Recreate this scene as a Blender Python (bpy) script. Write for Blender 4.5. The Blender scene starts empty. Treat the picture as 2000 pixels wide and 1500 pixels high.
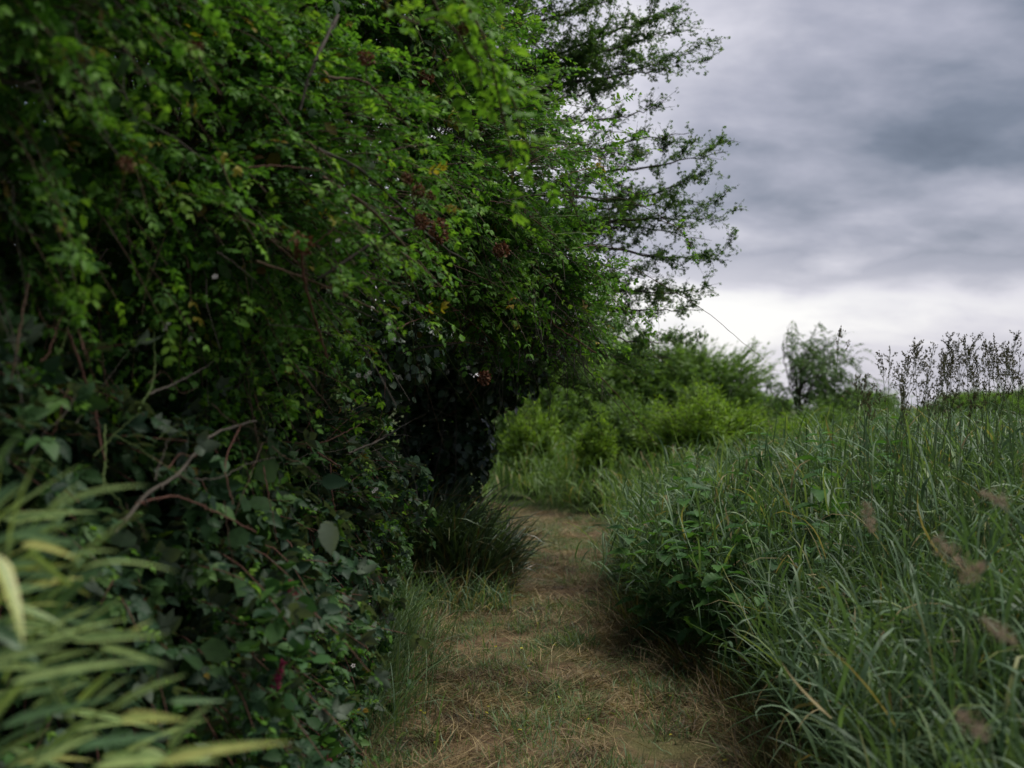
import bpy, math, random
import numpy as np
from mathutils import Matrix, Vector

rng = np.random.default_rng(11)
random.seed(5)
SC = bpy.context.scene
COL = SC.collection

# ------------------------------------------------------------------ camera
F = 2333.0                      # focal length in pixels of a 2000 px wide picture
CAMZ = 1.45
PITCH = math.atan(45 / F)
cam_d = bpy.data.cameras.new('camera')
cam_d.sensor_width = 36.0
cam_d.lens = 36.0 * F / 2000.0
cam_d.clip_start = 0.05
cam_d.clip_end = 5000
cam_d.dof.use_dof = True
cam_d.dof.focus_distance = 6.0
cam_d.dof.aperture_fstop = 2.3
cam = bpy.data.objects.new('camera', cam_d)
COL.objects.link(cam)
cam.location = (0, 0, CAMZ)
cam.rotation_euler = (math.pi / 2 + PITCH, 0, 0)
SC.camera = cam

# ------------------------------------------------------------------ sky and sun
EXPOSURE = 1.6
SUN_EL, SUN_AZ = math.radians(63), math.radians(76)      # azimuth measured from +Y towards +X
W = bpy.data.worlds.new('World')
SC.world = W
W.use_nodes = True
wt = W.node_tree
wt.nodes.clear()


class NT:
    """tiny helper to wire node trees"""
    def __init__(s, t): s.t = t
    def n(s, typ, **kw):
        nd = s.t.nodes.new(typ)
        for k, v in kw.items():
            if k == 'ins':
                for a, b in v.items():
                    if isinstance(b, bpy.types.NodeSocket): s.t.links.new(b, nd.inputs[a])
                    else: nd.inputs[a].default_value = b
            else: setattr(nd, k, v)
        return nd
    def m(s, op, a, b=0.0, c=None, clamp=False):
        ins = {0: a, 1: b}
        if c is not None: ins[2] = c
        return s.n('ShaderNodeMath', operation=op, use_clamp=clamp, ins=ins).outputs[0]
    def vm(s, op, a, b=None):
        ins = {0: a}
        if b is not None: ins[1] = b
        nd = s.n('ShaderNodeVectorMath', operation=op, ins=ins)
        return nd.outputs['Value'] if op in ('DOT_PRODUCT', 'LENGTH') else nd.outputs[0]
    def ramp(s, fac, stops, interp='LINEAR'):
        nd = s.n('ShaderNodeValToRGB', ins={'Fac': fac})
        cr = nd.color_ramp
        cr.interpolation = interp
        while len(cr.elements) > 1: cr.elements.remove(cr.elements[-1])
        cr.elements[0].position = stops[0][0]
        cr.elements[0].color = (*stops[0][1], 1) if len(stops[0][1]) == 3 else stops[0][1]
        for p, c in stops[1:]:
            e = cr.elements.new(p)
            e.color = (*c, 1)
        return nd.outputs['Color']
    def mix(s, fac, a, b, blend='MIX'):
        nd = s.n('ShaderNodeMix', data_type='RGBA', blend_type=blend)
        for sock, v in ((nd.inputs[0], fac), (nd.inputs[6], a), (nd.inputs[7], b)):
            if isinstance(v, bpy.types.NodeSocket): s.t.links.new(v, sock)
            else: sock.default_value = v if not isinstance(v, tuple) or len(v) == 4 else (*v, 1)
        return nd.outputs[2]
    def noise(s, vec, scale, detail=4, rough=.5, dist=0.0):
        return s.n('ShaderNodeTexNoise', ins={'Vector': vec, 'Scale': scale, 'Detail': detail, 'Roughness': rough, 'Distortion': dist}).outputs['Fac']


SKY_STRENGTH = 0.12
k = NT(wt)
tc = k.n('ShaderNodeTexCoord')
d = k.vm('NORMALIZE', tc.outputs['Generated'])
sx = k.n('ShaderNodeSeparateXYZ', ins={0: d})
zz = k.m('MAXIMUM', sx.outputs['Z'], 0.0)
den = k.m('ADD', zz, 0.32)
px_ = k.m('DIVIDE', sx.outputs['X'], den)
py_ = k.m('DIVIDE', sx.outputs['Y'], den)
pv = k.n('ShaderNodeCombineXYZ', ins={0: px_, 1: py_, 2: 21.7}).outputs[0]
n1 = k.noise(pv, 2.0, 5, .5, .1)                 # cloud masses
n2 = k.noise(k.vm('MULTIPLY', pv, (1.0, 1.35, 1.0)), 4.6, 6, .55, .15)    # ragged detail
# low bright band under the cloud deck, its edge broken by the cloud masses
zw = k.m('ADD', zz, k.m('MULTIPLY', k.m('SUBTRACT', n1, .5), .05))
zw = k.m('ADD', zw, k.m('MULTIPLY', k.m('SUBTRACT', n2, .5), .055))
band = k.ramp(zw, [(0.0, (.74,)*3), (.03, (.84,)*3), (.056, (.96,)*3), (.085, (1.0,)*3), (.112, (.60,)*3), (.14, (.10,)*3), (.2, (0, 0, 0)), (1, (0, 0, 0))], 'EASE')
gdir = Vector((.03, 1, .20)).normalized()             # where the hidden sun thins the clouds
gl = k.m('POWER', k.m('MAXIMUM', k.vm('DOT_PRODUCT', d, tuple(gdir)), 0.0), 22.0)
mass = k.m('ADD', k.m('MULTIPLY', n1, .75), k.m('MULTIPLY', n2, .45))
deck = k.m('ADD', k.m('MULTIPLY', k.m('SUBTRACT', mass, .60), 1.4), k.m('MULTIPLY_ADD', gl, .52, .20))
deck = k.m('MINIMUM', k.m('MAXIMUM', deck, 0.06), 1.0)
bandv = k.m('MULTIPLY', k.m('MULTIPLY', band, k.m('MULTIPLY_ADD', n2, .55, .74)), k.m('MULTIPLY_ADD', gl, .40, .72))
bright = k.m('MAXIMUM', deck, bandv)
ccol = k.ramp(bright, [(0.0, (.080, .100, .140)), (.25, (.180, .205, .265)), (.5, (.405, .410, .490)), (.75, (.70, .685, .755)), (1, (1.0, .985, .97))])
ccol = k.mix(1.0, ccol, (1 / SKY_STRENGTH / 2 ** EXPOSURE,) * 3 + (1,), 'MULTIPLY')
nish = k.n('ShaderNodeTexSky', sky_type='NISHITA', sun_disc=False, sun_elevation=SUN_EL, sun_rotation=SUN_AZ, air_density=1.0, dust_density=2.5)
allc = k.mix(.96, nish.outputs[0], ccol)
bg = k.n('ShaderNodeBackground', ins={'Color': allc, 'Strength': SKY_STRENGTH})
out = k.n('ShaderNodeOutputWorld', ins={0: bg.outputs[0]})

sun_d = bpy.data.lights.new('sun', 'SUN')
sun_d.energy = 1.5
sun_d.angle = math.radians(38)
sun_d.color = (1.0, .96, .88)
sun = bpy.data.objects.new('sun', sun_d)
COL.objects.link(sun)
sv = Vector((math.sin(SUN_AZ) * math.cos(SUN_EL), math.cos(SUN_AZ) * math.cos(SUN_EL), math.sin(SUN_EL)))
sun.rotation_euler = sv.to_track_quat('Z', 'Y').to_euler()
sun.location = (3, 8, 12)

SC.view_settings.view_transform = 'Standard'
SC.view_settings.look = 'None'
SC.view_settings.exposure = EXPOSURE
SC.view_settings.gamma = 1.0
SC.view_settings.use_curve_mapping = False
SC.render.engine = 'CYCLES'
SC.cycles.use_denoising = True
SC.cycles.max_bounces = 7
SC.cycles.diffuse_bounces = 4
SC.cycles.transmission_bounces = 5
SC.cycles.transparent_max_bounces = 4

CAMP = np.array([0, 0, CAMZ])
cp, sp = math.cos(PITCH), math.sin(PITCH)


def P(px, py, y):
    """the place that stands at pixel (px, py) of the 2000x1500 photograph, y metres ahead"""
    u, v = (px - 1000) / F, (750 - py) / F
    dx, dy, dz = u, cp - v * sp, sp + v * cp
    s = y / dy
    return np.array([dx * s, y, CAMZ + dz * s])


def project(p):
    q = p - CAMP
    fy = q[:, 1] * cp + q[:, 2] * sp
    up = -q[:, 1] * sp + q[:, 2] * cp
    fy = np.where(fy < .05, .05, fy)
    return 1000 + F * q[:, 0] / fy, 750 - F * up / fy, fy


# ------------------------------------------------------------------ mesh helpers
def nrm(a):
    return a / np.maximum(np.linalg.norm(a, axis=-1, keepdims=True), 1e-9)


def jit(n, s=1.0):
    return rng.normal(0, s, (n, 3))


class MB:
    """collects numpy geometry and links it as ONE mesh object"""
    def __init__(s): s.v, s.f, s.r, s.u, s.n = [], [], [], [], 0
    def add(s, v, f, r=0.0, u=None):
        v = np.asarray(v, float).reshape(-1, 3)
        s.v.append(v)
        s.f.append(np.asarray(f, np.int64) + s.n)
        s.r.append(np.broadcast_to(np.asarray(r, float).reshape(-1) if np.ndim(r) else np.array([r], float), (len(v),)) if np.ndim(r) == 0 or np.size(r) != len(v) else np.asarray(r, float).reshape(-1))
        s.u.append(np.zeros(len(v)) if u is None else np.asarray(u, float).reshape(-1))
        s.n += len(v)
    def mesh(s, name, mat, smooth=True):
        me = bpy.data.meshes.new(name)
        V = np.concatenate(s.v)
        me.vertices.add(len(V))
        me.vertices.foreach_set('co', V.astype(np.float32).ravel())
        loops = np.concatenate([f.ravel() for f in s.f])
        cnt = np.concatenate([np.full(len(f), f.shape[1]) for f in s.f])
        me.loops.add(len(loops))
        me.loops.foreach_set('vertex_index', loops.astype(np.int32))
        me.polygons.add(len(cnt))
        st = np.concatenate([[0], np.cumsum(cnt)[:-1]])
        me.polygons.foreach_set('loop_start', st.astype(np.int32))
        if smooth: me.polygons.foreach_set('use_smooth', np.ones(len(cnt), bool))
        a = me.attributes.new('rnd', 'FLOAT', 'POINT')
        a.data.foreach_set('value', np.concatenate(s.r).astype(np.float32))
        a = me.attributes.new('across', 'FLOAT', 'POINT')
        a.data.foreach_set('value', np.concatenate(s.u).astype(np.float32))
        me.update(calc_edges=True)
        me.materials.append(mat)
        return me
    def build(s, name, mat, parent=None, smooth=True):
        return link(name, s.mesh(name, mat, smooth), parent)


def link(name, data, parent=None, mat4=None, tone=None):
    o = bpy.data.objects.new(name, data)
    COL.objects.link(o)
    if parent is not None: adopt(o, parent)
    if mat4 is not None:
        o.matrix_basis = mat4
        o.color = (random.random() if tone is None else tone, 0, 0, 1)
    return o


def base_of(o):
    return Matrix.Translation(Vector(o['_b'])) if '_b' in o else Matrix.Identity(4)


def adopt(o, parent):
    """geometry of parts is given in world coordinates"""
    o.parent = parent
    if '_b' in parent:
        o.matrix_parent_inverse = Matrix.Translation(-Vector(parent['_b']))


def tag(o, label=None, cat=None, group=None, kind=None):
    if label: o['label'] = label
    if cat: o['category'] = cat
    if group: o['group'] = group
    if kind: o['kind'] = kind
    return o


def thing(name, loc, label, cat, group=None):
    o = bpy.data.objects.new(name, None)
    COL.objects.link(o)
    o.location = Vector([float(c) for c in loc])
    o['_b'] = [float(c) for c in loc]
    o.empty_display_size = .1
    return tag(o, label, cat, group)


def frames(dirs, ups, bank=None):
    """n x 3 x 3 matrices whose columns are X (across), Y (along), Z (normal)"""
    y = nrm(dirs)
    x = nrm(np.cross(y, ups))
    z = np.cross(x, y)
    return np.stack([x, y, z], axis=-1)


def inst(mb, tmpl, M, T, S, rnd):
    """stamp a template (verts, faces, across) many times into mb"""
    tv, tf, tu = tmpl
    n = len(T)
    S = np.asarray(S, float)
    if S.ndim == 1: S = np.repeat(S[:, None], 3, 1)
    v = np.einsum('nij,nvj->nvi', M, tv[None] * S[:, None, :]) + T[:, None, :]
    off = (np.arange(n) * len(tv))[:, None, None]
    f = (tf[None] + off).reshape(-1, tf.shape[1])
    mb.add(v.reshape(-1, 3), f, np.repeat(rnd, len(tv)), np.tile(tu, n))


def tubes(mb, pts, rad, sides=4, rnd=None):
    """pts n x s x 3 polylines, rad n x s"""
    pts = np.asarray(pts, float)
    n, s, _ = pts.shape
    rad = np.broadcast_to(np.asarray(rad, float), (n, s))
    t = np.gradient(pts, axis=1)
    t = nrm(t)
    ref = np.where(np.abs(t[..., 2:3]) > .9, np.array([1., 0, 0]), np.array([0, 0, 1.]))
    a = nrm(np.cross(t, ref))
    b = np.cross(t, a)
    ang = np.arange(sides) * 2 * np.pi / sides
    ring = a[:, :, None, :] * np.cos(ang)[:, None] + b[:, :, None, :] * np.sin(ang)[:, None]
    v = pts[:, :, None, :] + ring * rad[:, :, None, None]
    idx = np.arange(n * s * sides).reshape(n, s, sides)
    q = np.stack([idx[:, :-1], np.roll(idx[:, :-1], -1, 2), np.roll(idx[:, 1:], -1, 2), idx[:, 1:]], -1).reshape(-1, 4)
    r = np.repeat(rng.random(n) if rnd is None else rnd, s * sides)
    mb.add(v.reshape(-1, 3), q, r)


def ribbons(mb, pts, wid, side, rnd, fold=.25):
    """flat blades: pts n x s x 3, wid n x s half widths, side n x 3"""
    n, s, _ = pts.shape
    t = nrm(np.gradient(pts, axis=1))
    sd = nrm(side[:, None, :] - t * np.sum(side[:, None, :] * t, -1, keepdims=True))
    v = np.stack([pts - sd * wid[..., None], pts + sd * wid[..., None]], 2)
    idx = np.arange(n * s * 2).reshape(n, s, 2)
    q = np.stack([idx[:, :-1, 0], idx[:, :-1, 1], idx[:, 1:, 1], idx[:, 1:, 0]], -1).reshape(-1, 4)
    mb.add(v.reshape(-1, 3), q, np.repeat(rnd, s * 2), np.tile(np.array([-1., 1.]), n * s))


def smoothpath(ctrl, n, wiggle=0.0):
    """Catmull-Rom through control points, n samples"""
    c = np.asarray(ctrl, float)
    c = np.vstack([2 * c[0] - c[1], c, 2 * c[-1] - c[-2]])
    m = len(c) - 3
    t = np.linspace(0, m - 1e-6, n)
    i = t.astype(int)
    f = (t - i)[:, None]
    p0, p1, p2, p3 = c[i], c[i + 1], c[i + 2], c[i + 3]
    p = .5 * (2 * p1 + (p2 - p0) * f + (2 * p0 - 5 * p1 + 4 * p2 - p3) * f ** 2 + (3 * p1 - p0 - 3 * p2 + p3) * f ** 3)
    if wiggle:
        w = rng.normal(0, wiggle, p.shape)
        w[0] = w[-1] = 0
        p = p + w
    return p


# ------------------------------------------------------------------ leaf shapes (base at origin, along +Y, length 1)
def join(parts):
    v, f, u, o = [], [], [], 0
    for a, b, c in parts:
        v.append(a); f.append(b + o); u.append(c); o += len(a)
    return np.concatenate(v), np.concatenate(f), np.concatenate(u)


def leaflet(w=.3, fold=.10, droop=.12, tip=1.0):
    """six triangles: folded along the midrib"""
    v = np.array([[0, 0, 0], [-w * .85, .28, fold], [w * .85, .28, fold], [0, .33, 0], [-w * .8, .66, fold * .6 - droop * .3], [w * .8, .66, fold * .6 - droop * .3], [0, .68, -droop * .35], [0, tip, -droop]])
    f = np.array([[0, 3, 1], [0, 2, 3], [1, 3, 6], [1, 6, 4], [3, 2, 5], [3, 5, 6], [4, 6, 7], [6, 5, 7]])
    u = v[:, 0] / w
    return v, f, u


def serrate(n=9, w=.36, amp=.10, fold=.12, droop=.2, heart=0.0):
    """toothed leaf: midrib row and a toothed edge on each side"""
    ts = np.linspace(0, 1, n)
    prof = np.sin(np.pi * np.clip(ts, 0, 1) ** .72) ** .85
    edge_l, edge_r, mid = [], [], []
    for i, t in enumerate(ts):
        ww = w * prof[i] * (1 + (amp if i % 2 else -amp))
        yy = t + (-.03 if i % 2 else .02) - heart * (1 - t) ** 3
        z = fold * prof[i] - droop * t * t
        mid.append([0, t, -droop * t * t])
        edge_l.append([-ww, yy, z]); edge_r.append([ww, yy, z])
    v = np.array(mid + edge_l + edge_r)
    f = []
    for i in range(n - 1):
        f += [[i, i + 1, n + i + 1], [i, n + i + 1, n + i], [i, 2 * n + i, 2 * n + i + 1], [i, 2 * n + i + 1, i + 1]]
    u = np.concatenate([np.zeros(n), -np.ones(n), np.ones(n)])
    return v, np.array(f), u


def place(t, scale, ang, pos, tilt=0.0):
    v, f, u = t
    c, s = math.cos(ang), math.sin(ang)
    R = np.array([[c, s, 0], [-s, c, 0], [0, 0, 1]])       # ang turns towards +X
    ct, st = math.cos(tilt), math.sin(tilt)
    T = np.array([[ct, 0, st], [0, 1, 0], [-st, 0, ct]])
    return (v * scale) @ T.T @ R.T + np.array(pos), f, u


def stalk(length, w=.012):
    v = np.array([[-w, 0, 0], [w, 0, 0], [w * .6, length, 0], [-w * .6, length, 0], [0, 0, -w * 1.6], [0, length, -w]])
    f = np.array([[0, 1, 2], [0, 2, 3], [0, 4, 5], [0, 5, 3]])
    return v, f, np.zeros(6)


def rose_leaf(n=7, arch=.18, seed=0, wide=.27):
    r = np.random.default_rng(seed)
    ps = [stalk(.72)]
    pairs = (n - 1) // 2
    for i in range(pairs):
        t = .20 + .50 * i / max(pairs - 1, 1)
        for s in (-1, 1):
            ps.append(place(leaflet(wide + r.uniform(-.05, .06), r.uniform(.04, .16), r.uniform(.0, .45)), .28 + .04 * i + r.uniform(-.07, .06), s * (1.0 - .12 * i + r.uniform(-.3, .3)), (s * .012, t + r.uniform(-.03, .03), -arch * t * t), s * r.uniform(-.35, .6)))
    ps.append(place(leaflet(.28, .09, .25), .34, r.uniform(-.1, .1), (0, .7, -arch * .49)))
    return join(ps)


def bramble_leaf(n=3, seed=0):
    r = np.random.default_rng(seed)
    ps = [stalk(.34, .010)]
    angs = {3: (-1.15, 0, 1.15), 5: (-1.75, -.85, 0, .85, 1.75)}[n]
    for a in angs:
        sc = .62 if a == 0 else (.52 if abs(a) < 1.3 else .42)
        ps.append(place(serrate(11, .30 + r.uniform(-.03, .04), .10, r.uniform(.06, .16), r.uniform(.05, .40)), sc * r.uniform(.82, 1.08), a + r.uniform(-.2, .2), (0, .33 + (.05 if a == 0 else 0), 0), r.uniform(-.2, .2)))
    return join(ps)


def hawthorn_cluster(seed=0):
    r = np.random.default_rng(seed)
    ps = []
    base = np.array([[0, 0, 0], [-.16, .35, .03], [-.42, .62, .05], [-.20, .72, .02], [0, 1, -.06], [.20, .72, .02], [.42, .62, .05], [.16, .35, .03]])
    fc = np.array([[0, 7, 1], [1, 7, 4], [1, 4, 3], [1, 3, 2], [7, 5, 4], [7, 6, 5]])
    for i in range(6):
        ps.append(place((base, fc, base[:, 0]), r.uniform(.6, 1.05), i * 1.05 + r.uniform(-.4, .4), (r.uniform(-.1, .1), r.uniform(-.1, .2), r.uniform(-.15, .15)), r.uniform(-.9, .9)))
    return join(ps)


def lance(w=.10, droop=.25):
    v = np.array([[0, 0, 0], [-w, .35, .02 - droop * .12], [w, .35, .02 - droop * .12], [0, .37, -droop * .13], [0, 1, -droop]])
    f = np.array([[0, 3, 1], [0, 2, 3], [1, 3, 4], [3, 2, 4]])
    return v, f, v[:, 0] / w


def bamboo_leaf(n=12, w=.085, droop=.18, twist=.25, curl=.0):
    ts = np.linspace(0, 1, n)
    prof = np.clip(np.minimum(ts * 6, 1) ** .7 * (1 - ts ** 1.9), 0, 1)
    xs = np.array([-1, -.5, 0, .5, 1])
    v, u = [], []
    for t, p in zip(ts, prof):
        a = twist * t
        for x in xs:
            X, Z = x * w * p, (abs(x) * .28) * w * p
            v.append([X * math.cos(a) - Z * math.sin(a) + curl * t * t, t, X * math.sin(a) + Z * math.cos(a) - droop * t * t])
            u.append(x)
    f = []
    for i in range(n - 1):
        for j in range(4):
            a = i * 5 + j
            f.append([a, a + 1, a + 6, a + 5])
    return np.array(v), np.array(f), np.array(u)


# ------------------------------------------------------------------ materials
def new_mat(name):
    m = bpy.data.materials.new(name)
    m.use_nodes = True
    m.node_tree.nodes.clear()
    return m, NT(m.node_tree)


def leaf_mat(name, stops, transl=.35, rough=.45, spec=.35, back=None, tcol=(1.3, 1.35, .55), across=None, grain=60.0):
    """albedo varies from leaf to leaf (attribute rnd, plus the object's own random number)"""
    m, k = new_mat(name)
    at = k.n('ShaderNodeAttribute', attribute_name='rnd').outputs['Fac']
    ob = k.n('ShaderNodeSeparateColor', ins={0: k.n('ShaderNodeObjectInfo').outputs['Color']}).outputs[0]
    r = k.m('FRACT', k.m('ADD', at, ob))
    col = k.ramp(r, stops)
    geo = k.n('ShaderNodeNewGeometry')
    if across:
        ac = k.m('ABSOLUTE', k.n('ShaderNodeAttribute', attribute_name='across').outputs['Fac'])
        wob = k.m('FRACT', k.m('MULTIPLY', r, 7.31))
        inv = k.m('GREATER_THAN', wob, .55)
        fac = k.ramp(k.m('ABSOLUTE', k.m('SUBTRACT', inv, ac)), [(0, (0, 0, 0)), (.35, (.1,) * 3), (.5, (.85,) * 3), (1, (1, 1, 1))])
        col = k.mix(k.m('MULTIPLY', fac, .85), col, across)
    nz = k.noise(k.n('ShaderNodeTexCoord').outputs['Object'], grain, 3)
    col = k.mix(1.0, col, k.ramp(nz, [(.3, (.78,) * 3), (.7, (1.2,) * 3)]), 'MULTIPLY')
    if back is not None:
        col = k.mix(geo.outputs['Backfacing'], col, back)
    pb = k.n('ShaderNodeBsdfPrincipled', ins={'Base Color': col, 'Roughness': rough, 'Specular IOR Level': spec})
    tr = k.n('ShaderNodeBsdfTranslucent', ins={'Color': k.mix(1.0, col, (*tcol, 1), 'MULTIPLY')})
    mx = k.n('ShaderNodeMixShader', ins={0: transl, 1: pb.outputs[0], 2: tr.outputs[0]})
    k.n('ShaderNodeOutputMaterial', ins={0: mx.outputs[0]})
    return m


def wood_mat(name, a, b, scale=30, rough=.8):
    m, k = new_mat(name)
    tcd = k.n('ShaderNodeTexCoord').outputs['Object']
    nz = k.noise(tcd, scale, 5, .6)
    at = k.n('ShaderNodeAttribute', attribute_name='rnd').outputs['Fac']
    f = k.m('ADD', k.m('MULTIPLY', nz, .7), k.m('MULTIPLY', at, .3))
    col = k.ramp(f, [(.25, a), (.7, b)])
    bp = k.n('ShaderNodeBump', ins={'Strength': .5, 'Distance': .004, 'Height': nz})
    pb = k.n('ShaderNodeBsdfPrincipled', ins={'Base Color': col, 'Roughness': rough, 'Specular IOR Level': .25, 'Normal': bp.outputs[0]})
    k.n('ShaderNodeOutputMaterial', ins={0: pb.outputs[0]})
    return m


M = {}
M['rose'] = leaf_mat('rose leaf', [(0, (.028, .085, .022)), (.35, (.055, .150, .028)), (.7, (.115, .255, .036)), (.92, (.19, .35, .050)), (.982, (.15, .26, .035)), (.988, (.30, .27, .04)), (1, (.24, .16, .03))], .42, .55, .18)
M['fill'] = leaf_mat('dark inner leaf', [(0, (.018, .045, .018)), (.5, (.030, .070, .022)), (.9, (.045, .090, .025)), (.96, (.12, .09, .02)), (1, (.09, .05, .02))], .25, .6, .15)  # dark leaf colour paints the shaded core; the filler also stops light leaking through
M['bramble'] = leaf_mat('bramble leaf', [(0, (.018, .045, .024)), (.5, (.028, .068, .030)), (.82, (.045, .105, .032)), (1, (.085, .17, .04))], .25, .55, .2, back=(.085, .115, .080, 1))
M['haw'] = leaf_mat('hawthorn leaf', [(0, (.050, .105, .038)), (.5, (.075, .150, .050)), (.9, (.105, .19, .056)), (1, (.14, .18, .05))], .50, .55, .25)
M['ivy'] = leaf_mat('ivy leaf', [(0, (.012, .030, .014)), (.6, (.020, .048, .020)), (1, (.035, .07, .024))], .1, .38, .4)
M['willow'] = leaf_mat('willow leaf', [(0, (.075, .145, .040)), (.5, (.12, .215, .054)), (1, (.17, .29, .066))], .45, .5, .3)
M['lime'] = leaf_mat('yellow green willow leaf', [(0, (.11, .20, .026)), (.5, (.17, .29, .036)), (1, (.24, .37, .05))], .42, .5, .3)
M['grey_willow'] = leaf_mat('grey green willow leaf', [(0, (.075, .14, .055)), (.5, (.105, .19, .070)), (1, (.14, .23, .08))], .3, .5, .3)
M['nettle'] = leaf_mat('nettle leaf', [(0, (.035, .095, .032)), (.5, (.055, .14, .042)), (1, (.09, .20, .05))], .35, .55, .2)
M['grass'] = leaf_mat('grass blade', [(0, (.052, .100, .050)), (.35, (.092, .162, .080)), (.7, (.140, .220, .108)), (.90, (.21, .28, .115)), (.955, (.18, .25, .08)), (.97, (.34, .29, .15)), (1, (.26, .19, .10))], .32, .5, .3, grain=12.0)
M['meadow'] = leaf_mat('meadow grass', [(0, (.085, .150, .045)), (.5, (.125, .215, .060)), (.84, (.17, .27, .075)), (.90, (.26, .23, .10)), (1, (.32, .26, .13))], .35, .5, .3, grain=6.0)
M['sedge'] = leaf_mat('sedge blade', [(0, (.030, .055, .028)), (.6, (.045, .080, .036)), (.9, (.065, .105, .045)), (.96, (.14, .11, .06)), (1, (.11, .08, .05))], .15, .35, .5, grain=12.0)
M['straw'] = leaf_mat('cut straw', [(0, (.038, .027, .016)), (.25, (.105, .072, .036)), (.5, (.18, .130, .064)), (.74, (.30, .23, .115)), (.80, (.10, .12, .04)), (1, (.07, .13, .035))], .15, .6, .3, grain=20)
M['bamboo'] = leaf_mat('variegated bamboo leaf', [(0, (.10, .19, .08)), (.6, (.14, .24, .09)), (1, (.20, .29, .10))], .35, .4, .4, across=(.42, .53, .20, 1), grain=15.0)
M['bamboo_yellow'] = leaf_mat('yellow bamboo leaf', [(0, (.50, .50, .17)), (1, (.62, .56, .20))], .35, .4, .4, across=(.26, .36, .11, 1), grain=15.0)
M['bamboo_green'] = leaf_mat('green bamboo leaf', [(0, (.085, .17, .085)), (1, (.13, .22, .10))], .35, .4, .4, grain=15.0)
M['pale'] = leaf_mat('pale underside leaf', [(0, (.22, .27, .20)), (1, (.28, .33, .25))], .3, .5, .3)
M['fern'] = leaf_mat('fern frond', [(0, (.035, .09, .030)), (1, (.06, .13, .04))], .3, .5, .3)
M['yellow'] = leaf_mat('yellow fallen leaf', [(0, (.42, .34, .03)), (.6, (.38, .38, .05)), (1, (.26, .30, .06))], .3, .5, .3)
M['pink'] = leaf_mat('crimson flower', [(0, (.20, .018, .060)), (1, (.30, .04, .10))], .2, .6, .2, tcol=(1.1, .6, .8))
M['white'] = leaf_mat('bramble petal', [(0, (.60, .54, .56)), (1, (.72, .68, .68))], .3, .6, .2, tcol=(1, 1, 1))
M['deadhead'] = leaf_mat('dead flower bract', [(0, (.050, .020, .012)), (.5, (.12, .048, .026)), (.85, (.21, .10, .055)), (1, (.34, .20, .12))], .15, .7, .2, tcol=(1.1, .9, .7))
M['plume'] = leaf_mat('pinkish grass plume', [(0, (.30, .23, .18)), (1, (.42, .33, .25))], .4, .7, .2, tcol=(1, .95, .9))
M['panicle'] = leaf_mat('dark seed head', [(0, (.07, .075, .04)), (.6, (.12, .115, .06)), (1, (.19, .16, .10))], .25, .6, .2, tcol=(1, 1, .8))
M['stem'] = wood_mat('green stem', (.05, .09, .03), (.10, .14, .05))
M['bark'] = wood_mat('grey brown bark', (.022, .018, .013), (.060, .050, .040))
M['cane'] = wood_mat('brown cane', (.045, .028, .019), (.11, .070, .046))
M['redcane'] = wood_mat('reddish cane', (.060, .028, .021), (.13, .060, .044))
M['greycane'] = wood_mat('grey dead cane', (.045, .038, .031), (.115, .098, .080))
M['greencane'] = wood_mat('green cane', (.06, .10, .03), (.12, .17, .05))


# ------------------------------------------------------------------ ground
def interp(tab, y):
    return np.interp(y, [t[0] for t in tab], [t[1] for t in tab])


LE = [(0, -.55), (4.8, -.50), (6.4, -.58), (7.5, -.62), (8.6, -.30), (9.2, .02), (10.5, .04), (12, -.05), (14, -.75), (17, -2.6), (22, -6), (26, -12)]
RE = [(0, .80), (3, .98), (4.6, 1.16), (5.4, 1.20), (6.4, 1.04), (7.6, .82), (9, .88), (10.5, 1.04), (12.2, 1.26), (13.4, 1.38), (14.2, 1.32), (15.4, .90), (16.6, .30), (18, -.6), (22, -3.4), (26, -8)]


def sstep(a, b, x):
    t = np.clip((x - a) / (b - a), 0, 1)
    return t * t * (3 - 2 * t)


def vnoise(x, y, s, seed=0):
    """smooth value noise made of a few sines"""
    r = np.random.default_rng(seed)
    o = np.zeros(np.broadcast(x, y).shape)
    for i in range(6):
        a, b = r.uniform(0, 6.28), r.uniform(.6, 1.7)
        o = o + np.sin((x * math.cos(a) + y * math.sin(a)) * b * 6.28 / s + r.uniform(0, 6.28))
    return o / 6


def gz(x, y):
    x = np.asarray(x, float); y = np.asarray(y, float)
    re, le = interp(RE, y), interp(LE, y)
    h = .30 * sstep(.1, 1.5, x - re) * (1 - .75 * sstep(8.5, 12, y))
    h = h + .12 * sstep(0, .8, le - x)
    h = h + .028 * vnoise(x, y, .7, 1) + .014 * vnoise(x, y, .27, 3) + .03 * vnoise(x, y, 2.3, 2)
    return h


xs = np.concatenate([[-2500, -600, -150, -50, -22], np.linspace(-14, -2.2, 30), np.linspace(-2.0, 2.2, 110), np.linspace(2.4, 14, 30), [22, 50, 150, 600, 2500]])
ys = np.concatenate([[-400, -60, -12], np.linspace(-4, 3.4, 14), np.linspace(3.5, 18, 260), np.linspace(18.3, 40, 40), [50, 80, 150, 400, 1000, 3000]])
XX, YY = np.meshgrid(xs, ys)
gmb = MB()
ii = np.arange(XX.size).reshape(XX.shape)
gmb.add(np.stack([XX, YY, gz(XX, YY)], -1), np.stack([ii[:-1, :-1], ii[:-1, 1:], ii[1:, 1:], ii[1:, :-1]], -1).reshape(-1, 4))
gm, k = new_mat('ground soil and thatch')
tcd = k.n('ShaderNodeTexCoord').outputs['Object']
a = k.noise(tcd, 1.3, 5, .6)
b = k.noise(tcd, 14, 6, .65)
c = k.noise(k.vm('MULTIPLY', tcd, (1, .35, 1)), 95, 4, .7)
col = k.ramp(b, [(.25, (.030, .034, .016)), (.5, (.055, .070, .026)), (.75, (.085, .11, .036))])
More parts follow.
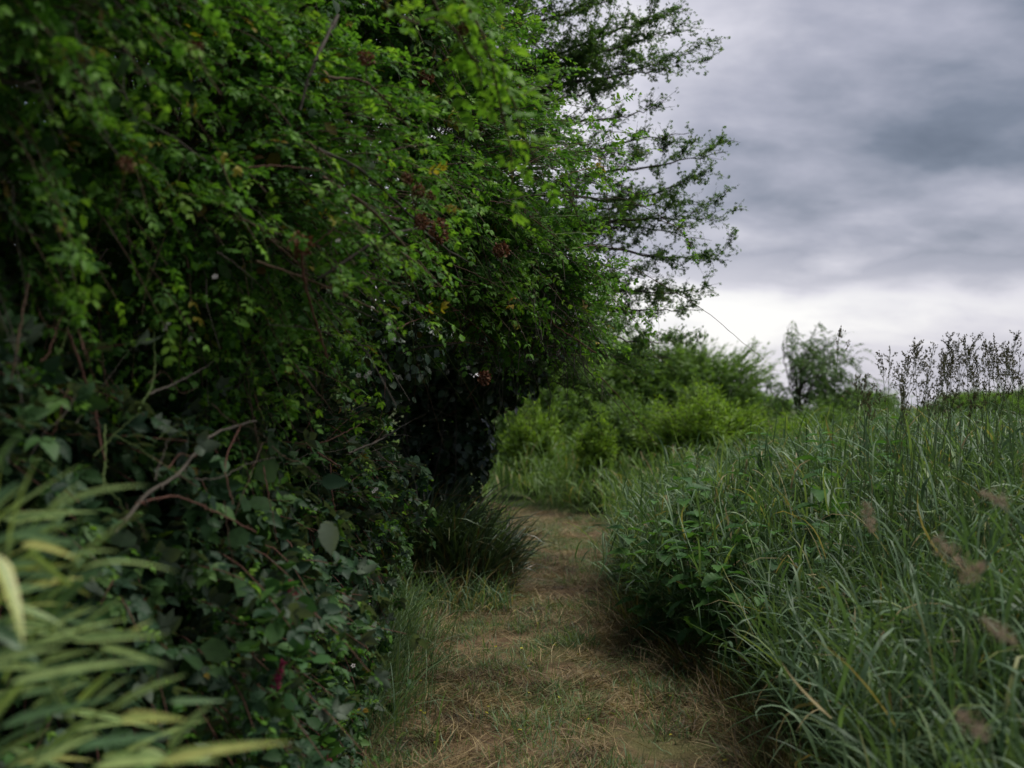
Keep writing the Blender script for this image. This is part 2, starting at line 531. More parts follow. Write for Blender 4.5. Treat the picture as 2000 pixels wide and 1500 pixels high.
col = k.mix(k.ramp(a, [(.48, (0, 0, 0)), (.64, (.55,) * 3)]), col, (.06, .10, .030, 1))
col = k.mix(1.0, col, k.ramp(c, [(.25, (.6,) * 3), (.75, (1.35,) * 3)]), 'MULTIPLY')
bp = k.n('ShaderNodeBump', ins={'Strength': .9, 'Distance': .02, 'Height': k.m('ADD', b, k.m('MULTIPLY', c, .6))})
pb = k.n('ShaderNodeBsdfPrincipled', ins={'Base Color': col, 'Roughness': .95, 'Specular IOR Level': .15, 'Normal': bp.outputs[0]})
k.n('ShaderNodeOutputMaterial', ins={0: pb.outputs[0]})
tag(gmb.build('ground', gm), kind='structure')

# the worn, mown strip itself: a sheet a few millimetres above the ground
pv_, pf_ = [], []
yy_ = np.linspace(-1.0, 24, 420)
tt_ = np.linspace(0, 1, 40)
le, re = interp(LE, yy_), interp(RE, yy_)
PX = (le - .25)[:, None] + ((re + .2) - (le - .25))[:, None] * tt_[None]
PY = np.repeat(yy_[:, None], 40, 1)
ii = np.arange(PX.size).reshape(PX.shape)
pmb = MB()
pmb.add(np.stack([PX, PY, gz(PX, PY) + .012], -1), np.stack([ii[:-1, :-1], ii[:-1, 1:], ii[1:, 1:], ii[1:, :-1]], -1).reshape(-1, 4))
pm, k = new_mat('mown path')
tcd = k.n('ShaderNodeTexCoord').outputs['Object']
a = k.noise(tcd, 1.1, 4, .6)
b = k.noise(tcd, 11, 6, .65)
c = k.noise(k.vm('MULTIPLY', tcd, (1, .3, 1)), 120, 4, .7)
col = k.ramp(b, [(.25, (.045, .030, .020)), (.5, (.12, .080, .045)), (.75, (.23, .165, .090))])
col = k.mix(k.ramp(a, [(.50, (0, 0, 0)), (.64, (.6,) * 3)]), col, (.085, .10, .035, 1))
col = k.mix(1.0, col, k.ramp(c, [(.25, (.6,) * 3), (.75, (1.35,) * 3)]), 'MULTIPLY')
bp = k.n('ShaderNodeBump', ins={'Strength': .9, 'Distance': .02, 'Height': k.m('ADD', b, k.m('MULTIPLY', c, .6))})
pb = k.n('ShaderNodeBsdfPrincipled', ins={'Base Color': col, 'Roughness': .95, 'Specular IOR Level': .15, 'Normal': bp.outputs[0]})
k.n('ShaderNodeOutputMaterial', ins={0: pb.outputs[0]})
tag(pmb.build('path', pm), kind='structure')


# ------------------------------------------------------------------ grass and straw
def in_view(x, y, z, m=.25):
    q = np.stack([x, y, z], -1)
    px, py, dd = project(q)
    return (y > .3) & (px > -300) & (px < 2300)


def blades(mb, x, y, L, hw, lean, bend, az, segs, rnd, zoff=0.0):
    """arching ribbons; lean and bend in radians from upright"""
    n = len(x)
    s = np.linspace(0, 1, segs + 1)
    th = lean[:, None] + bend[:, None] * s[None] ** 1.4
    st = L[:, None] / segs
    hz = np.concatenate([np.zeros((n, 1)), np.cumsum(np.sin(th[:, :-1]) * st, 1)], 1)
    vz = np.concatenate([np.zeros((n, 1)), np.cumsum(np.cos(th[:, :-1]) * st, 1)], 1)
    vz = np.maximum(vz, .006 - 0 * vz)
    aw = az[:, None] + rng.normal(0, .25, (n, 1)) * s[None] ** 2
    pts = np.stack([x[:, None] + hz * np.sin(aw), y[:, None] + hz * np.cos(aw), gz(x, y)[:, None] + vz + zoff], -1)
    w = hw[:, None] * np.clip(np.minimum(.55 + s * 2.2, 1) * (1 - s ** 2.4) + .04, 0, 1)[None]
    ta = az + np.pi / 2 + rng.normal(0, .7, n)
    side = np.stack([np.sin(ta), np.cos(ta), rng.normal(0, .25, n)], -1)
    ribbons(mb, pts, w, side, rnd)
    return pts


def scatter(n, x0, x1, y0, y1, ok):
    xs_, ys_ = [], []
    tot = 0
    while tot < n:
        x, y = rng.uniform(x0, x1, n), rng.uniform(y0, y1, n)
        kx = ok(x, y) & in_view(x, y, np.full(n, .5))
        xs_.append(x[kx]); ys_.append(y[kx]); tot += kx.sum()
    return np.concatenate(xs_)[:n], np.concatenate(ys_)[:n]


def grass_mass(n, region, ok, L, hw, segs, rise=None, leanmu=.25, wind=(-.9, .5), dead=.035):
    mb = MB()
    x, y = scatter(n, *region, ok)
    c1, c2 = vnoise(x, y, .55, 21), vnoise(x, y, 1.9, 22)
    az = np.arctan2(wind[0], wind[1]) + 2.6 * c1 + rng.normal(0, 1.0, n)
    ll = rng.uniform(L[0], L[1], n) * (1 + .45 * c2) * (rise(x, y) if rise is not None else 1)
    lean = np.abs(rng.normal(leanmu, .22, n))
    bend = np.abs(rng.normal(.95, .55, n))
    rnd = np.clip(rng.beta(1.6, 2.2, n) + .12 * c2, 0, .999)
    rnd = np.where(rng.random(n) < dead, rng.uniform(.955, .999, n), np.minimum(rnd, .95))
    blades(mb, x, y, ll, rng.uniform(hw[0], hw[1], n), lean, bend, az, segs, rnd)
    return mb


edge = lambda x, y: sstep(-.05, 1.3, x - interp(RE, y))


def leafy_grass(n, region, ok, H, per, LL, hw, rise, segs=5):
    """upright stems that carry blades at every angle, with a litter of basal blades"""
    mb = MB()
    x, y = scatter(n, *region, ok)
    c2 = vnoise(x, y, 1.7, 22)
    h = rng.uniform(*H, n) * (1 + .30 * c2) * rise(x, y)
    la, le_ = rng.uniform(0, 6.28, n), np.abs(rng.normal(.30, .24, n))
    out = sstep(.7, 0, x - interp(RE, y))            # stems at the rim lean out over the path
    dx = np.sin(la) * np.sin(le_) * h - out * .22 * h * rng.uniform(.2, 1.6, n)
    dy = np.cos(la) * np.sin(le_) * h
    s_ = np.linspace(0, 1, 5)[None, :, None]
    b0 = np.stack([x, y, gz(x, y) - .01], -1)
    tp = b0 + np.stack([dx, dy, h], -1)
    mid = b0 + np.stack([dx * .2, dy * .2, h * .55], -1)
    st_ = (1 - s_) ** 2 * b0[:, None] + 2 * s_ * (1 - s_) * mid[:, None] + s_ ** 2 * tp[:, None]
    cr = np.clip(rng.beta(1.6, 2.2, n) * .93 + .1 * c2, 0, .95)
    tubes(mb, st_, np.linspace(.0016, .0008, 5)[None], 3, cr)
    m = n * per
    t = rng.uniform(.12, 1.0, (n, per)); t[:, 0] = 1.0
    f = t * 4; i0 = np.minimum(f.astype(int), 3); w = (f - i0)[..., None]
    ar = np.arange(n)[:, None]
    p = (st_[ar, i0] * (1 - w) + st_[ar, i0 + 1] * w).reshape(m, 3)
    L = (rng.uniform(*LL, (n, per)) * (1.1 - .45 * np.abs(t - .55))).reshape(m)
    lean = np.abs(rng.normal(.75, .40, m)); lean[::per] *= .6
    bend = rng.normal(1.0, .65, m)
    az = rng.uniform(0, 6.28, m)
    s = np.linspace(0, 1, segs + 1)
    th = lean[:, None] + bend[:, None] * s[None] ** 1.5
    # a few blades are kinked
    kink = (rng.random(m) < .18)[:, None] * (s[None] > rng.uniform(.3, .7, (m, 1))) * rng.uniform(.6, 1.4, (m, 1))
    th = th + kink
    q = L[:, None] / segs
    hz = np.concatenate([np.zeros((m, 1)), np.cumsum(np.sin(th[:, :-1]) * q, 1)], 1)
    vz = np.concatenate([np.zeros((m, 1)), np.cumsum(np.cos(th[:, :-1]) * q, 1)], 1)
    aw = az[:, None] + rng.normal(0, .3, (m, 1)) * s[None] ** 2
    pts = p[:, None] + np.stack([hz * np.sin(aw), hz * np.cos(aw), vz], -1)
    pts[..., 2] = np.maximum(pts[..., 2], (gz(p[:, 0], p[:, 1]) + .01)[:, None])
    wd = (rng.uniform(*hw, m))[:, None] * np.clip(np.minimum(.5 + s * 3, 1) * (1 - s ** 2.6) + .03, 0, 1)[None]
    ta = az + np.pi / 2 + rng.normal(0, .6, m)
    r = np.clip(np.repeat(cr, per) + rng.normal(0, .10, m), 0, .95)
    dead = rng.random(m) < .05
    r = np.where(dead, rng.uniform(.955, .999, m), r)
    ribbons(mb, pts, wd, np.stack([np.sin(ta), np.cos(ta), rng.normal(0, .35, m)], -1), r)
    return mb


inside = lambda x, y: ~((x < interp(RE, y) + .75) & (y > 5.5) & (y < 7.5) & (rng.random(len(x)) < .5)) & (x > interp(RE, y) + .03 + .22 * vnoise(x, y, .7, 5) + rng.exponential(.06, len(x)))
gr = leafy_grass(12500, (.6, 5.2, 2.0, 10), inside, (.80, 1.16), 6, (.16, .42), (.0030, .0072), lambda x, y: .34 + .30 * sstep(-.05, .4, x - interp(RE, y)) + .13 * edge(x, y))
tag(gr.build('tall_grass', M['grass']), kind='stuff')
gr = grass_mass(12000, (.6, 5.2, 2.0, 10), lambda x, y: x > interp(RE, y) - .06 + .12 * vnoise(x, y, .6, 5), (.35, .75), (.0022, .0050), 5, lambda x, y: .5 + .4 * edge(x, y), .40, (-.3, -.2), .16)
tag(gr.build('undergrowth_grass', M['grass']), kind='stuff')
n = 420
x, y = scatter(n, .8, 5.2, 3.0, 12, lambda x, y: x > interp(RE, y) + .15)
h = rng.uniform(.75, 1.05, n) * (.72 + .32 * edge(x, y))
tp = np.stack([x + rng.normal(-.05, .16, n), y + rng.normal(0, .12, n), gz(x, y) + h], -1)
b0 = np.stack([x, y, gz(x, y)], -1)
s_ = np.linspace(0, 1, 8)[None, :, None]
md = (b0 + tp) / 2 + np.array([0, 0, .14]) - (tp - b0) * np.array([.3, .3, 0])
st_ = (1 - s_) ** 2 * b0[:, None] + 2 * s_ * (1 - s_) * md[:, None] + s_ ** 2 * tp[:, None]
mb = MB(); tubes(mb, st_, np.linspace(.0013, .0006, 8)[None], 3)
tag(mb.build('grass_stalks', M['straw']), kind='stuff')
m = 26
f = rng.uniform(.80, 1.0, (n, m))
fi = f * 7; i0 = np.minimum(fi.astype(int), 6); w_ = (fi - i0)[..., None]
ar = np.arange(n)[:, None]
pp = (st_[ar, i0] * (1 - w_) + st_[ar, i0 + 1] * w_).reshape(-1, 3)
ax_ = np.repeat(nrm(st_[:, 7] - st_[:, 6]), m, 0)
rad_ = np.repeat(rng.uniform(.003, .016, n), m)[:, None] * (1.08 - f.reshape(-1, 1)) * 6
pp = pp + jit(n * m, 1) * rad_ * .5
mb = MB()
inst(mb, lance(.16, .1), frames(nrm(ax_ + jit(n * m, .35)), jit(n * m)), pp, rng.uniform(.007, .014, n * m), np.repeat(rng.random(n), m))
tag(mb.build('grass_heads', M['plume']), kind='stuff')

# trampled and cut dead grass heaped along the rim
mb = MB()
n = 9000
y = rng.uniform(4.2, 11, n)
x = interp(RE, y) + rng.normal(.0, .13, n) + .12 * vnoise(y, y, .8, 9)
rnd = np.where(rng.random(n) < .25, rng.uniform(.76, .999, n), np.clip(rng.normal(.42, .22, n), 0, .74))
RIM = (x, y, rng.uniform(.08, .34, n), rng.uniform(.0010, .0026, n), np.abs(rng.normal(1.0, .35, n)), rng.normal(.35, .5, n), rng.uniform(0, 6.28, n), 3, rnd, .01 + rng.uniform(0, .05, (n, 1)))
gr = leafy_grass(8000, (.2, 10, 9.5, 19), lambda x, y: x > interp(RE, y) + .05, (.42, .80), 4, (.18, .40), (.005, .010), lambda x, y: .65 + .35 * edge(x, y), 3)
tag(gr.build('meadow_grass', M['meadow']), kind='stuff')
gr = grass_mass(26000, (-9, 19, 18, 46), lambda x, y: x > interp(RE, y), (.4, .75), (.010, .018), 3)
tag(gr.build('field_grass', M['meadow']), kind='stuff')
gr = grass_mass(14000, (-5, 1.0, 10.5, 24), lambda x, y: x < interp(LE, y) - .05, (.4, .85), (.004, .008), 4)
tag(gr.build('bank_grass', M['meadow']), kind='stuff')

# long thin grass hanging over the left edge of the path
mb = MB()
n = 1500
x, y = rng.normal(-.74, .15, n), rng.uniform(4.9, 7.7, n)
blades(mb, x, y, rng.uniform(.30, .62, n), rng.uniform(.0014, .0030, n), np.abs(rng.normal(.3, .25, n)), np.abs(rng.normal(1.3, .6, n)), rng.normal(1.7, 1.3, n), 5, rng.uniform(0, .8, n))
tag(mb.build('edge_grass', M['grass']), kind='stuff')

mb = MB()
n = 1500
x, y = rng.uniform(-1.1, .0, n), rng.uniform(8.2, 9.3, n)
blades(mb, x, y, rng.uniform(.10, .42, n), rng.uniform(.002, .005, n), np.abs(rng.normal(.4, .3, n)), np.abs(rng.normal(1.2, .6, n)), rng.uniform(0, 6.28, n), 4, np.where(rng.random(n) < .3, rng.uniform(.955, .999, n), rng.uniform(0, .6, n)))
tag(mb.build('weeds', M['grass']), kind='stuff')

# short green tufts and cut straw on the path
mb = MB()
n = 14000
tx, ty = rng.uniform(-.6, 1.3, 190), rng.uniform(4.2, 15, 190)
pick = (190 * rng.random(n) ** 1.6).astype(int)
x, y = tx[pick] + rng.normal(0, .07, n), ty[pick] + rng.normal(0, .09, n)
kx = (x > interp(LE, y) - .1) & (x < interp(RE, y) + .1)
x, y = x[kx], y[kx]; n = len(x)
blades(mb, x, y, rng.uniform(.04, .15, n), rng.uniform(.0012, .003, n), np.abs(rng.normal(.4, .3, n)), np.abs(rng.normal(.9, .5, n)), rng.uniform(0, 6.28, n), 3, rng.uniform(.2, .93, n))
tag(mb.build('short_grass', M['grass']), kind='stuff')

mb = MB()
n = 110000
x, y = scatter(n, -1.0, 1.6, 3.9, 17, lambda x, y: (x > interp(LE, y) - .2) & (x < interp(RE, y) + .22) & (rng.random(len(x)) < np.clip((6.2 / y) ** 1.1, .25, 1)) & (vnoise(x, y, .55, 35) + .6 * vnoise(x, y, 1.7, 36) + rng.normal(0, .22, len(x)) > -.06))
c1, c2 = vnoise(x, y, .45, 31), vnoise(x, y, 1.6, 32)
az = 2.6 * c1 + 1.8 * c2 + rng.normal(0, 1.5, n) + 1.2
rnd = np.clip(.40 + .45 * c1 + .45 * c2 + rng.normal(0, .2, n), 0, .74)
rnd = np.where((vnoise(x, y, .9, 33) + rng.normal(0, .25, n)) > .25, rng.uniform(.76, .999, n), rnd)
blades(mb, x, y, rng.uniform(.02, .10, n), rng.uniform(.0010, .0026, n), rng.normal(1.30, .24, n), rng.normal(.25, .25, n), az, 2, rnd, .014 + rng.uniform(0, .02, (n, 1)))
blades(mb, *RIM)
# longer mown stems in loose swathes
n = 3000
x, y = scatter(n, -.9, 1.5, 4.0, 16, lambda x, y: (x > interp(LE, y) - .1) & (x < interp(RE, y) + .15) & (vnoise(x, y, .8, 41) + rng.normal(0, .2, len(x)) > .1))
blades(mb, x, y, rng.uniform(.10, .24, n), rng.uniform(.0010, .0024, n), rng.normal(1.30, .16, n), rng.normal(.3, .3, n), 2.5 * vnoise(x, y, 1.1, 42) + rng.normal(0, .7, n), 4, np.clip(rng.normal(.55, .18, n), 0, .74), .03 + rng.uniform(0, .025, (n, 1)))
tag(mb.build('cut_straw', M['straw']), kind='stuff')


# ------------------------------------------------------------------ leafy shoots inside ellipsoid lobes
def lobe_shoots(lobes, segs=6, up=.15, droop=.12, inner=.5, reach=(.82, 1.12), bias=True):
    """arching shoots from inside each lobe to its skin"""
    allp = []
    for c, r, n in lobes:
        c, r = np.array(c), np.array(r)
        u = nrm(jit(n * 3))
        if bias:
            tocam = nrm((CAMP - c)[None])
            sc = (u * tocam).sum(1) + .55 * u[:, 2] + .35 * u[:, 0] + rng.normal(0, .45, len(u))
            u = u[np.argsort(-sc)[:n]]
        else: u = u[:n]
        n_ = len(u)
        bulge = 1 + .13 * np.sin(u[:, 0] * 5 + c[1]) * np.sin(u[:, 2] * 6 + c[0] * 3) + .08 * np.sin(u[:, 1] * 11)
        tip = c + r * u * (rng.uniform(*reach, n_) * bulge)[:, None]
        base = c + r * u * (inner * rng.uniform(.8, 1.15, n_))[:, None] + jit(n_, .06) - np.array([0, 0, .05])
        mid = (base + tip) / 2 + jit(n_, .05) + np.array([0, 0, up])
        tip = tip - np.array([0, 0, 1]) * (droop * rng.uniform(0, 1.6, n_))[:, None]
        s = np.linspace(0, 1, segs + 1)[None, :, None]
        allp.append((1 - s) ** 2 * base[:, None] + 2 * s * (1 - s) * mid[:, None] + s * s * tip[:, None])
    return np.concatenate(allp)


def leaves_on(pts, per, t0=.2, size=(.07, .1), spread=.9, upw=.9, lift=.1):
    """positions, frames and sizes of leaves set alternately along shoots"""
    n, s, _ = pts.shape
    t = np.sort(rng.uniform(t0, 1, (n, per)), 1)
    t[:, -1] = 1.0
    f = t * (s - 1)
    i = np.minimum(f.astype(int), s - 2)
    w = (f - i)[..., None]
    ar = np.arange(n)[:, None]
    p = pts[ar, i] * (1 - w) + pts[ar, i + 1] * w
    tg = nrm(pts[ar, i + 1] - pts[ar, i])
    sgn = np.where(np.arange(per) % 2, 1., -1.)[None, :, None] * rng.choice([-1, 1], (n, 1, 1))
    upv = np.array([0, 0, 1.])
    sd = nrm(np.cross(tg, upv + 0 * tg)) * sgn
    m = n * per
    dr = tg * rng.uniform(.3, 1.0, (n, per, 1)) + sd * spread * rng.uniform(.5, 1.2, (n, per, 1)) + upv * rng.normal(lift, .3, (n, per, 1))
    dr[:, -1] = tg[:, -1]
    dr = nrm(dr.reshape(m, 3) + jit(m, .15))
    nm = nrm(upv * upw + jit(m, .55) + .15 * tg.reshape(m, 3))
    leaves_on.t = t.reshape(m)
    return p.reshape(m, 3), frames(dr, nm), rng.uniform(*size, m)


def visible_rank(p, size, limit, cell=16):
    """indices of the leaves that show largest from the camera, nearest per screen cell"""
    px, py, dd = project(p)
    ok = (px > 0) & (px < 2000) & (py > 0) & (py < 1500) & (dd > .3)
    cx, cy = (px // cell).astype(int), (py // cell).astype(int)
    key = cx * 1000 + cy
    idx = np.where(ok)[0]
    idx = idx[np.argsort(dd[idx])]
    _, first = np.unique(key[idx], return_index=True)
    vis = idx[first]
    a = size[vis] / dd[vis]
    return vis[np.argsort(-a)[:limit]]


def mat4(M3, T, s):
    m = Matrix.Identity(4)
    for i in range(3):
        for j in range(3): m[i][j] = float(M3[i, j] * s)
        m[i][3] = float(T[i])
    return m


LEAFMESH = {}


def leaf_parts(parent, tmpls, mat, p, Mx, sz, limit, name='leaf', stuff='foliage', rnd=None):
    """the largest visible leaves become parts of their own, the rest one stuff part"""
    n = len(p)
    rnd = rng.random(n) if rnd is None else rnd
    var = rng.integers(0, len(tmpls), n)
    own = visible_rank(p, sz, limit) if limit else np.array([], int)
    isown = np.zeros(n, bool); isown[own] = True
    meshes = []
    for i, t in enumerate(tmpls):
        key = (id(t[0]), mat.name)
        if key not in LEAFMESH:
            b = MB(); b.add(*t[:2], 0.0, t[2])
            LEAFMESH[key] = b.mesh(name, mat)
        meshes.append(LEAFMESH[key])
    for q in own:
        link(name, meshes[var[q]], parent, mat4(Mx[q], p[q], sz[q]), float(rnd[q]) * .999)
    mb = MB()
    for i, t in enumerate(tmpls):
        s = (var == i) & ~isown
        if s.any(): inst(mb, t, Mx[s], p[s], sz[s], rnd[s])
    if mb.n: tag(mb.build(stuff, mat, parent), kind='stuff')


def shell_leaves(lobes, lo=.4, hi=.85):
    ps, ns = [], []
    for c, r, n in lobes:
        u = nrm(jit(n))
        ps.append(np.array(c) + np.array(r) * u * rng.uniform(lo, hi, n)[:, None])
        ns.append(u)
    p, u = np.concatenate(ps), np.concatenate(ns)
    m = len(p)
    dr = nrm(jit(m) + np.array([0, 0, -.4]))
    return p, frames(dr, nrm(u + np.array([0, 0, .6]) + jit(m, .4)))


ROSE_T = [rose_leaf(7, .18, 1), rose_leaf(5, .1, 2, .33), rose_leaf(7, .5, 3), rose_leaf(5, .35, 4, .30), rose_leaf(3, .1, 5, .36), rose_leaf(7, -.1, 6, .24)]
BRAM_T = [bramble_leaf(3, 1), bramble_leaf(3, 2), bramble_leaf(5, 3), bramble_leaf(3, 4)]
FILL_T = [leaflet(.36, .08, .15), leaflet(.42, .06, .1)]
HAW_T = [hawthorn_cluster(i) for i in range(4)]
LANCE_T = [lance(.11, .2), lance(.14, .1)]
NET_T = [serrate(13, .34, .13, .10, .35, .05), serrate(13, .30, .13, .12, .2, .03)]


def cane(parent, ctrl, r0, r1, mat, name='cane', n=26, wig=.0012, label=None, thorns=0):
    pts = smoothpath(ctrl, n, wig)
    mb = MB()
    rr_ = np.linspace(r0, r1, n) * .58 * (1 + .22 * (np.arange(n) % 5 == 2) + rng.normal(0, .05, n))
    tubes(mb, pts[None], rr_[None], 6)
    if thorns:
        ti = rng.integers(1, n - 2, thorns)
        a = pts[ti] + (pts[ti + 1] - pts[ti]) * rng.random((thorns, 1))
        dv = nrm(jit(thorns))
        L = r0 * 2.6
        tubes(mb, np.stack([a, a + dv * L * .5, a + dv * L + np.array([0, 0, -.3]) * L], 1), np.stack([np.full(thorns, r0 * .45), np.full(thorns, r0 * .25), np.full(thorns, r0 * .03)], 1), 4)
    o = mb.build(name, mat, parent)
    if label: o['label'] = label
    return pts


ROSE_L = [((-.95, 5.9, 2.55), (1.38, 1.25, 1.0), 640), ((-1.35, 4.3, 2.25), (1.10, 1.25, 1.15), 620), ((-1.75, 3.0, 2.55), (1.05, 1.0, 1.15), 420), ((-.10, 6.3, 2.14), (.64, .75, .46), 190), ((-.75, 5.2, 3.2), (.75, 1.0, .7), 200), ((.06, 6.6, 1.90), (.52, .6, .30), 70)]


def surface_depth(px, py, lobes):
    """distance ahead at which the line of sight first meets a set of lobes"""
    dv = P(px, py, 1.0) - CAMP
    best = None
    for c, r, _ in lobes:
        o = (CAMP - np.array(c)) / np.array(r); q = dv / np.array(r)
        A, B, C = q @ q, 2 * o @ q, o @ o - 1
        D = B * B - 4 * A * C
        if D > 0:
            t = (-B - math.sqrt(D)) / (2 * A)
            if t > .5 and (best is None or t < best): best = t
    return best if best is not None else 6.3


# ---- the wild rose
rose = thing('wild_rose', (-1.2, 5.4, .1), 'arching wild rose with bright green leaflets and brown dead heads overhanging the path', 'shrub')
sh = lobe_shoots(ROSE_L, 6, .19, .07)
mb = MB()
tubes(mb, sh, np.linspace(.0034, .0011, sh.shape[1])[None], 3)
tag(mb.build('twigs', M['cane'], rose), kind='stuff')
p, Mx, sz = leaves_on(sh, 18, .2, (.045, .095))
# young leaves near a tip are paler; this also paints outer highlights, inner dark
tone = np.clip(rng.beta(1.5, 2.2, len(p)) * .75 + .42 * leaves_on.t ** 2.5 - .06, .01, .97)
tone = np.where(rng.random(len(p)) < .012, rng.uniform(.985, .999, len(p)), tone)
leaf_parts(rose, ROSE_T, M['rose'], p, Mx, sz, 300, rnd=tone)
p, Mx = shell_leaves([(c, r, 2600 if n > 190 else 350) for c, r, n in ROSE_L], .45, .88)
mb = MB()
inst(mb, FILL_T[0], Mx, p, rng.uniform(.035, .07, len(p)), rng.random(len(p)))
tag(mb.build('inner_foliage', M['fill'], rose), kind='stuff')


bt = lobe_shoots([(c, np.array(r) * .98, 150) for c, r, _ in ROSE_L], 7, .05, .25, .35, (.7, 1.05))
bt[:, 1:-1] += rng.normal(0, .025, bt[:, 1:-1].shape)
mb = MB(); tubes(mb, bt, np.linspace(.0042, .0012, 8)[None], 4)
tag(mb.build('bare_twigs', M['greycane'], rose), kind='stuff')


def rose_cane(px, r0, r1, mat='cane', off=.04, lobes=ROSE_L, parent=rose, thorns=6, depth=None, label=None):
    ctrl = [P(a, b, depth if depth else surface_depth(a, b, lobes) - off) for a, b in px]
    return cane(parent, ctrl, r0, r1, M[mat], thorns=thorns, label=label)


rose_cane([(660, 30), (622, 105), (600, 160), (586, 215)], .011, .006, 'bark', label='thick dark leafless rose branch')
rose_cane([(620, 545), (740, 468), (800, 448), (880, 438)], .009, .006, 'bark')
rose_cane([(630, 345), (720, 405), (790, 480), (850, 545)], .008, .005)
rose_cane([(586, 490), (598, 560), (614, 620), (640, 700)], .007, .005, 'redcane', .10, thorns=10)
rose_cane([(500, 510), (600, 545), (680, 580), (740, 610)], .006, .004)
rose_cane([(620, 290), (700, 330), (780, 400), (850, 470), (930, 520)], .008, .004, 'bark')
rose_cane([(640, 150), (720, 165), (800, 250)], .006, .004)
rose_cane([(880, 520), (870, 570), (900, 640), (885, 690)], .005, .003)
rose_cane([(780, 690), (830, 678), (900, 670)], .010, .007, 'bark')
rose_cane([(700, 540), (850, 560), (1000, 550)], .004, .003)
rose_cane([(1105, 374), (1180, 380), (1260, 405), (1320, 445), (1352, 480), (1362, 505)], .004, .0015, 'cane', depth=6.2)
rose_cane([(1180, 490), (1280, 548), (1370, 602), (1440, 660), (1492, 702)], .0038, .0014, 'cane', depth=6.4)
rose_cane([(1180, 570), (1235, 622), (1268, 665), (1282, 692), (1318, 725)], .0032, .0013, 'cane', depth=6.1)
rose_cane([(1275, 560), (1284, 600), (1288, 670)], .0012, .0009, 'cane', depth=6.1, thorns=0)
rose_cane([(1000, 560), (1080, 650), (1110, 700), (1135, 745)], .005, .0025, 'bark', depth=5.9)
rose_cane([(1060, 620), (1120, 660), (1165, 690)], .006, .004, 'redcane', depth=5.9)
for i in range(60):
    a, b = rng.uniform(420, 1180), rng.uniform(260, 740)
    if a > 1000 and b < 300: continue
    an, L = rng.normal(.35, .6), rng.uniform(90, 240)
    q = [(a + math.cos(an) * L * t, b + math.sin(an) * L * t + 30 * t * t) for t in (0, .35, .7, 1)]
    rose_cane(q, rng.uniform(.0025, .005), .0018, ('cane', 'bark', 'redcane', 'greencane')[i % 4], rng.uniform(-.12, .05), thorns=4)
# sparse leafy twigs along the canes that reach into the sky
mb2 = []
for px in ([(1180, 500), (1200, 520), (1215, 505)], [(1290, 430), (1330, 450), (1362, 505)], [(1235, 622), (1255, 620), (1270, 650)], [(1262, 590), (1275, 612), (1270, 640)],
           [(1060, 260), (1080, 200), (1090, 160)], [(1010, 230), (1030, 180), (1060, 155)], [(1150, 480), (1200, 440), (1225, 400)], [(1140, 540), (1200, 530), (1240, 500)], [(1100, 300), (1150, 250), (1195, 225)], [(1130, 360), (1180, 340), (1210, 345)], [(1150, 590), (1200, 585), (1225, 610)], [(1130, 640), (1180, 640), (1210, 670)], [(1100, 690), (1150, 700), (1170, 740)], [(1040, 200), (1050, 150), (1040, 115)], [(1130, 250), (1180, 215), (1235, 185)], [(1140, 300), (1190, 260), (1240, 262)], [(1150, 330), (1190, 300), (1215, 275)], [(1120, 400), (1160, 420), (1185, 445)]):
    mb2.append(smoothpath([P(a, b, 6.15) for a, b in px], 7))
sp_ = np.stack(mb2)
mb = MB(); tubes(mb, sp_, np.linspace(.002, .001, 7)[None], 3); tag(mb.build('twigs', M['cane'], rose), kind='stuff')
p, Mx, sz = leaves_on(sp_, 9, .1, (.05, .085))
leaf_parts(rose, ROSE_T, M['rose'], p, Mx, sz, 0, stuff='sprig_leaves', rnd=rng.uniform(.45, .96, len(p)))
# the near branch that hangs out of focus over the middle of the picture
near = []
for px, dep in (([(860, -60), (915, 20), (960, 120), (985, 230), (1000, 360)], 2.9), ([(820, -40), (880, 60), (930, 130), (940, 170)], 2.9), ([(930, 60), (980, 150), (1030, 270), (1062, 350)], 3.0), ([(700, -60), (780, 30), (850, 40), (930, 15)], 2.8), ([(930, 150), (1000, 190), (1050, 170)], 3.3)):
    near.append(smoothpath([P(a, b, dep + .06 * i) for i, (a, b) in enumerate(px)], 9, .004))
sp_ = np.stack(near)
for q in sp_:
    mb = MB(); tubes(mb, q[None], np.linspace(.0042, .0018, 9)[None], 5); mb.build('hanging_twig', M['cane'], rose)
p, Mx, sz = leaves_on(sp_, 15, .1, (.07, .115))
leaf_parts(rose, ROSE_T, M['rose'], p, Mx, sz, 50, stuff='sprig_leaves', rnd=rng.uniform(.66, .96, len(p)))


# dead flower heads
def dead_head(parent, px, py, rpx, dep=None, lobes=ROSE_L, elong=1.0, stemto=None):
    dd = dep if dep else surface_depth(px, py, lobes) - .10
    c = P(px, py, dd)
    R = rpx / F * dd
    n = 150
    u = nrm(jit(n))
    pos = c + u * R * np.array([1, 1, elong]) * (rng.uniform(.35, .95, n)[:, None])
    mb = MB()
    inst(mb, leaflet(.42, .22, -.25), frames(nrm(u + jit(n, .6)), nrm(jit(n))), pos, rng.uniform(.28, .5, n) * R, rng.random(n))
    o = mb.build('dead_flower_head', M['deadhead'], parent)
    e = P(stemto[0], stemto[1], dd + .05) if stemto else c + np.array([rng.normal(0, .05), .06, -.09])
    cane(o, [c, (c + e) / 2 + jit(1, .006)[0], e], .0026, .0032, M['cane'], 'stalk', 8, 0)


